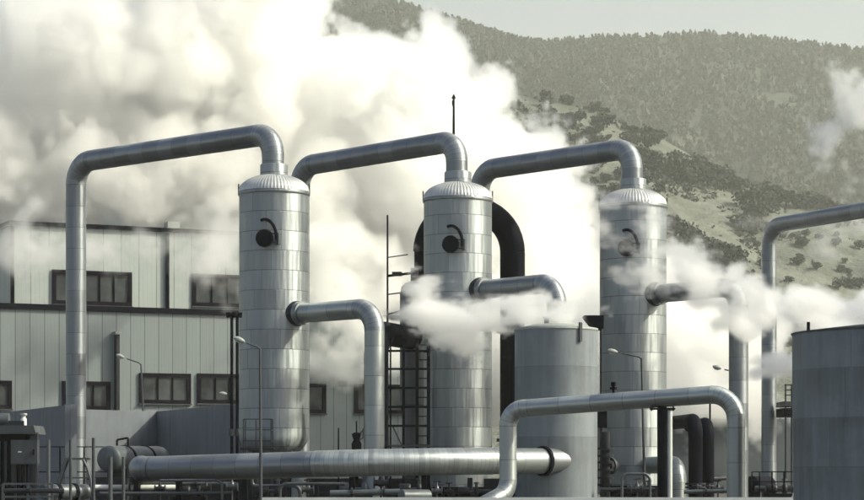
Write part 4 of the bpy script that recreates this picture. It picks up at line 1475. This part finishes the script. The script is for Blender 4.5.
def steam(name, puffs, voxel, density, edge, bil, fbm, hole=0.0, seed=0.0, label=None, step=1.0, aniso=0.25, stretch=(1, 1, 1)):
    """puffs = [(px, py, Y, rx_px, rz_px, ry_m, weight)]; bil / fbm = (size m, amount m) of billows and of finer wisps."""
    P = []
    for px, py, Y, rx, rz, ry, w in puffs:
        c = at(px, py, Y)
        P.append((c, Vector((rx / F * Y, ry, rz / F * Y)), w))
    pad = 1.5
    lo = Vector([min(c[i] - r[i] for c, r, w in P) - pad for i in range(3)])
    hi = Vector([max(c[i] + r[i] for c, r, w in P) + pad for i in range(3)])
    lo.z = max(lo.z, 0.1)
    cen = (lo + hi) / 2
    cen.z = lo.z
    vol = bpy.data.volumes.new(name)
    ob = bpy.data.objects.new(name, vol)
    COL.objects.link(ob)
    ob.location = cen
    g = bpy.data.node_groups.new(name + '_field', 'GeometryNodeTree')
    g.interface.new_socket('Geometry', in_out='INPUT', socket_type='NodeSocketGeometry')
    g.interface.new_socket('Geometry', in_out='OUTPUT', socket_type='NodeSocketGeometry')
    N_ = g.nodes.new

    def mth(op, a, b=None, c=None, clamp=False):
        n = N_('ShaderNodeMath')
        n.operation = op
        n.use_clamp = clamp
        for i, v in enumerate((a, b, c)):
            if v is None:
                continue
            if isinstance(v, (int, float)):
                n.inputs[i].default_value = v
            else:
                g.links.new(v, n.inputs[i])
        return n.outputs[0]

    def vec(op, a, b):
        n = N_('ShaderNodeVectorMath')
        n.operation = op
        for i, v in enumerate((a, b)):
            if isinstance(v, (tuple, Vector)):
                n.inputs[i].default_value = tuple(v)
            else:
                g.links.new(v, n.inputs[i])
        return n.outputs['Value'] if op == 'LENGTH' else n.outputs[0]

    pos = N_('GeometryNodeInputPosition').outputs[0]
    wpn = N_('ShaderNodeTexNoise')
    wpn.inputs['Scale'].default_value = 1.0 / (bil[0] * 1.3)
    wpn.inputs['Detail'].default_value = 3
    off = vec('ADD', vec('MULTIPLY', pos, stretch), (seed * 13.1, seed * 7.7, seed * 3.3))
    g.links.new(off, wpn.inputs['Vector'])
    warp = vec('MULTIPLY', vec('SUBTRACT', wpn.outputs['Color'], (0.5, 0.5, 0.5)), (bil[1] * 2.2,) * 3)
    q = vec('ADD', pos, warp)
    f = None
    for c, r, w in P:
        d = vec('SUBTRACT', q, c - cen)
        d = vec('DIVIDE', d, r)
        n = N_('ShaderNodeVectorMath')
        n.operation = 'LENGTH'
        g.links.new(d, n.inputs[0])
        rm = min(r)
        v = mth('MULTIPLY_ADD', n.outputs['Value'], -rm, rm)
        if w != 1:
            v = mth('MINIMUM', v, w * 1.0)
        f = v if f is None else mth('SMOOTH_MAX', f, v, 0.6)
    # cauliflower billows: rounded bumps with sharp creases, three sizes
    for k, (s, a) in enumerate(((bil[0], bil[1]), (bil[0] * 0.45, bil[1] * 0.55), (bil[0] * 0.21, bil[1] * 0.3), (bil[0] * 0.1, bil[1] * 0.15))):
        vn = N_('ShaderNodeTexVoronoi')
        vn.feature = 'F1'
        vn.inputs['Scale'].default_value = 1.0 / s
        g.links.new(vec('ADD', off, vec('MULTIPLY', warp, (0.5, 0.5, 0.5))), vn.inputs['Vector'])
        f = mth('ADD', f, mth('MULTIPLY_ADD', vn.outputs['Distance'], -2.0 * a, 0.9 * a))
    fn = N_('ShaderNodeTexNoise')
    fn.inputs['Scale'].default_value = 1.0 / fbm[0]
    fn.inputs['Detail'].default_value = 6
    fn.inputs['Roughness'].default_value = 0.62
    g.links.new(vec('ADD', off, vec('MULTIPLY', warp, (0.8, 0.8, 0.8))), fn.inputs['Vector'])
    nz = fn.outputs[0]
    f = mth('ADD', f, mth('MULTIPLY_ADD', nz, 2.0 * fbm[1], -fbm[1]))
    dn = mth('DIVIDE', f, edge, None, True)
    dn = mth('POWER', dn, 1.5)
    if hole > 0:
        # thin steam: torn into wisps
        dn = mth('MULTIPLY', dn, mth('MULTIPLY', mth('SUBTRACT', nz, hole), 1.0 / 0.16, None, True))
    vc = N_('GeometryNodeVolumeCube')
    g.links.new(dn, vc.inputs['Density'])
    vc.inputs['Min'].default_value = lo - cen
    vc.inputs['Max'].default_value = hi - cen
    for i, ax_ in enumerate('XYZ'):
        vc.inputs['Resolution ' + ax_].default_value = max(8, int((hi[i] - lo[i]) / voxel))
    sm = N_('GeometryNodeSetMaterial')
    mat = steam_material(name + '_vapour', density, aniso)
    sm.inputs['Material'].default_value = mat
    out = N_('NodeGroupOutput')
    g.links.new(vc.outputs[0], sm.inputs[0])
    g.links.new(sm.outputs[0], out.inputs[0])
    vol.materials.append(mat)
    vol.render.step_size = voxel * 2.0 * step
    md = ob.modifiers.new('steam_field', 'NODES')
    md.node_group = g
    ob['kind'] = 'stuff'
    if label:
        ob['label'] = label
        ob['category'] = 'steam'
    return ob


# the great plume behind the vessels
steam('steam_plume', [
    (60, 60, 162, 130, 110, 8, 1), (-40, 110, 160, 120, 120, 8, 1), (60, 180, 160, 150, 60, 6, 1), (180, 50, 166, 110, 100, 9, 1), (160, 165, 164, 110, 70, 7, 1),
    (255, -10, 170, 90, 90, 10, 1), (265, 90, 170, 90, 90, 10, 1), (290, 205, 170, 90, 80, 8, 1),
    (375, 100, 174, 82, 62, 10, 1), (425, 80, 175, 52, 52, 9, 1), (405, 190, 174, 95, 80, 9, 1), (470, 120, 176, 40, 54, 8, 1),
    (500, 170, 176, 60, 62, 8, 1), (533, 158, 177, 34, 38, 7, 1), (552, 172, 177, 30, 42, 7, 1), (545, 250, 176, 55, 75, 8, 1), (470, 270, 174, 90, 80, 8, 1),
    (560, 330, 172, 75, 75, 8, 1), (340, 290, 168, 60, 70, 7, 1), (400, 320, 168, 60, 75, 7, 1), (490, 360, 168, 90, 75, 8, 1),
    (120, 130, 186, 200, 170, 7, 1), (400, 230, 190, 140, 105, 7, 1), (300, 300, 184, 120, 90, 6, 1),
], 0.25, 1.1, 0.4, (4.2, 1.9), (1.5, 1.6), 0.0, 1.0, None, 1.0, 0.7)
# lower steam behind the third tank and past the outlet pipes
steam('steam_cloud', [
    (625, 330, 158, 62, 80, 8, 1), (670, 320, 157, 66, 75, 8, 1), (635, 390, 156, 60, 50, 7, 1), (705, 335, 156, 62, 66, 8, 1), (742, 340, 155, 50, 62, 7, 1), (695, 390, 154, 66, 50, 7, 1), (750, 385, 154, 34, 55, 6, 1), (590, 360, 158, 40, 60, 7, 1),
], 0.25, 1.1, 0.5, (3.5, 1.4), (1.5, 1.3), 0.0, 2.0, None, 1.0, 0.7)
steam('steam_drift', [
    (335, 350, 157.5, 40, 40, 1.9, 1), (322, 310, 157.5, 34, 50, 1.9, 1), (365, 340, 158.5, 46, 44, 2.2, 1), (400, 350, 160, 40, 44, 2.4, 1), (350, 300, 159, 46, 46, 2.2, 1), (335, 250, 160, 40, 40, 2.5, 1),
], 0.22, 1.2, 0.7, (3.0, 1.2), (1.6, 1.5), 0.0, 3.0, None, 1.0, 0.7)

# steam drifting from the storage tank across the middle tank
steam('steam_puff', [
    (424, 312, 101.5, 36, 24, 1.6, 1), (452, 320, 101.0, 42, 27, 1.7, 1), (482, 320, 100.5, 40, 25, 1.7, 1), (515, 314, 99.5, 44, 18, 1.7, 1), (545, 315, 98.6, 42, 14, 1.7, 1),
    (566, 317, 98.2, 30, 10, 1.6, 1), (468, 348, 101.5, 24, 18, 1.3, 1), (430, 288, 102.5, 20, 20, 1.2, 1), (408, 272, 102.8, 13, 24, 1.0, 1), (540, 304, 98.4, 30, 10, 1.5, 1),
], 0.08, 3.0, 0.5, (1.2, 0.5), (0.8, 1.15), 0.36, 4.0, None, 1.0, 0.6, (0.55, 0.7, 1.0))

# torn steam over the third tank and the pipes beyond it
steam('steam_wisp', [
    (648, 222, 105, 26, 24, 1.1, 1), (645, 268, 105, 34, 20, 1.2, 1), (606, 232, 106, 16, 34, 1.0, 1), (622, 278, 105.5, 24, 14, 1.0, 1), (680, 268, 106, 36, 28, 1.5, 1), (655, 282, 106, 34, 14, 1.2, 1), (612, 205, 106, 26, 16, 1, 1),
], 0.09, 1.5, 0.6, (1.2, 0.5), (0.8, 1.0), 0.44, 7.0, None, 1.0, 0.6, (0.55, 0.7, 1.0))

# steam wrapping the elbow beside the third tank
steam('steam_shroud', [
    (692, 276, 102.2, 28, 22, 1.2, 1), (715, 283, 101.6, 34, 26, 1.3, 1), (738, 300, 101.6, 28, 34, 1.3, 1), (740, 325, 101.8, 20, 20, 1.1, 1),
], 0.09, 2.6, 0.6, (1.3, 0.55), (0.9, 0.9), 0.32, 27.0, None, 1.0, 0.6, (0.55, 0.7, 1.0))

# steam streaming towards the big plate tank
steam('steam_bank', [
    (705, 285, 124, 26, 20, 2.2, 1), (735, 292, 108, 36, 24, 2.0, 1), (760, 302, 118, 36, 28, 2.6, 1), (795, 308, 122, 44, 28, 3.0, 1), (840, 316, 124, 50, 26, 3.0, 1), (880, 318, 124, 50, 26, 3.0, 1),
    (738, 322, 103, 26, 22, 1.3, 1), (765, 335, 116, 26, 22, 1.6, 1), (775, 360, 125, 20, 16, 1.4, 1),
], 0.14, 2.4, 0.7, (2.2, 0.9), (1.4, 0.9), 0.0, 11.0, None, 1.0, 0.6, (0.55, 0.7, 1.0))

# thin steam creeping over the roof of the building
steam('steam_veil', [
    (30, 235, 141, 60, 42, 2.6, 1), (100, 245, 141.5, 50, 26, 2.2, 1), (150, 250, 144, 48, 26, 2.2, 1), (205, 262, 146, 42, 36, 2.6, 1), (232, 285, 147, 26, 26, 2.0, 1), (20, 270, 140, 30, 30, 2, 1), (225, 225, 150, 60, 36, 3, 1),
], 0.2, 0.85, 1.3, (3.0, 0.9), (2.4, 1.5), 0.42, 15.0, None, 1.0, 0.6)

# faint wisp far off against the wooded hill
steam('distant_steam', [
    (858, 110, 420, 36, 34, 7, 1), (838, 130, 420, 28, 26, 6, 1), (845, 85, 420, 30, 22, 6, 1), (825, 155, 420, 16, 24, 4, 1), (815, 110, 420, 20, 20, 4, 1), (846, 175, 420, 14, 18, 4, 1), (880, 90, 420, 36, 40, 7, 1),
], 0.4, 0.5, 2.5, (8.0, 2.5), (6.0, 4.5), 0.40, 19.0, None, 1.0, 0.6)
steam('field_steam', [
    (850, 232, 330, 40, 16, 6, 1), (835, 250, 330, 30, 10, 5, 1), (800, 225, 420, 40, 9, 5, 1),
], 0.6, 0.3, 2.5, (8.0, 2.0), (6.0, 4.0), 0.42, 23.0, None, 1.0, 0.6)

# ------------------------------------------------------------------ air
HAZE = True
if HAZE:
    m = bpy.data.materials.new('haze_air')
    m.use_nodes = True
    nt = m.node_tree
    nt.nodes.remove(nt.nodes['Principled BSDF'])
    v = nt.nodes.new('ShaderNodeVolumePrincipled')
    v.inputs['Color'].default_value = (0.97, 0.99, 0.88, 1)
    v.inputs['Density'].default_value = 0.00017
    v.inputs['Anisotropy'].default_value = 0.2
    nt.links.new(v.outputs[0], nt.nodes['Material Output'].inputs['Volume'])
    h = MB()
    h.box((100, 1290, 289), (2400, 2660, 600))
    o = h.build('haze', m)
    o['kind'] = 'stuff'

# ------------------------------------------------------------------ light, sky, camera
SUN = Vector((0.7918, -0.1042, 0.6018)).normalized()
l = bpy.data.lights.new('sun', 'SUN')
l.energy = 3.5
l.angle = R(0.53)
l.color = (1.0, 0.985, 0.77)
lo_ = bpy.data.objects.new('sun', l)
COL.objects.link(lo_)
lo_.location = (60, 40, 80)
lo_.rotation_euler = SUN.to_track_quat('Z', 'Y').to_euler()

w = bpy.data.worlds.new('World')
sc.world = w
w.use_nodes = True
nt = w.node_tree
bg = nt.nodes['Background']
sky = nt.nodes.new('ShaderNodeTexSky')
sky.sky_type = 'NISHITA'
sky.sun_disc = False
sky.sun_elevation = math.asin(SUN.z)
sky.sun_rotation = math.atan2(SUN.x, SUN.y)
sky.air_density = 1.0
sky.dust_density = 8.0
sky.ozone_density = 0.6
hs = nt.nodes.new('ShaderNodeHueSaturation')
hs.inputs['Saturation'].default_value = 1.15
nt.links.new(sky.outputs[0], hs.inputs['Color'])
tc = nt.nodes.new('ShaderNodeTexCoord')
sp = nt.nodes.new('ShaderNodeSeparateXYZ')
nt.links.new(tc.outputs['Generated'], sp.inputs[0])
band = math_n(nt, 'POWER', mapr(nt, sp.outputs[2], 0.02, 0.42, 1.0, 0.0), 1.6)
nt.links.new(mixc(nt, math_n(nt, 'MULTIPLY', band, 0.9), mixc(nt, 1.0, hs.outputs[0], (0.90, 0.98, 1.10), 'MULTIPLY'), (6.9, 7.0, 5.9)), bg.inputs[0])
bg.inputs[1].default_value = 0.115

cam = bpy.data.cameras.new('camera')
co = bpy.data.objects.new('camera', cam)
COL.objects.link(co)
co.location = (0, 0, EYE)
co.rotation_euler = (PI / 2, 0, 0)
cam.sensor_width = 36
cam.lens = 36 * F / 864
cam.shift_y = (HY - 250) / 864
cam.clip_start = 0.5
cam.clip_end = 6000
sc.camera = co

sc.view_settings.view_transform = 'Standard'
sc.view_settings.look = 'None'
sc.view_settings.exposure = 0.5
sc.view_settings.gamma = 1.0
sc.view_settings.use_curve_mapping = False
cy = sc.cycles
cy.use_denoising = True
cy.use_adaptive_sampling = True
cy.adaptive_threshold = 0.05
cy.max_bounces = 28
cy.diffuse_bounces = 3
cy.glossy_bounces = 3
cy.transparent_max_bounces = 8
cy.volume_bounces = 24
cy.volume_max_steps = 256
cy.caustics_reflective = False
cy.caustics_refractive = False
cy.sample_clamp_indirect = 6.0
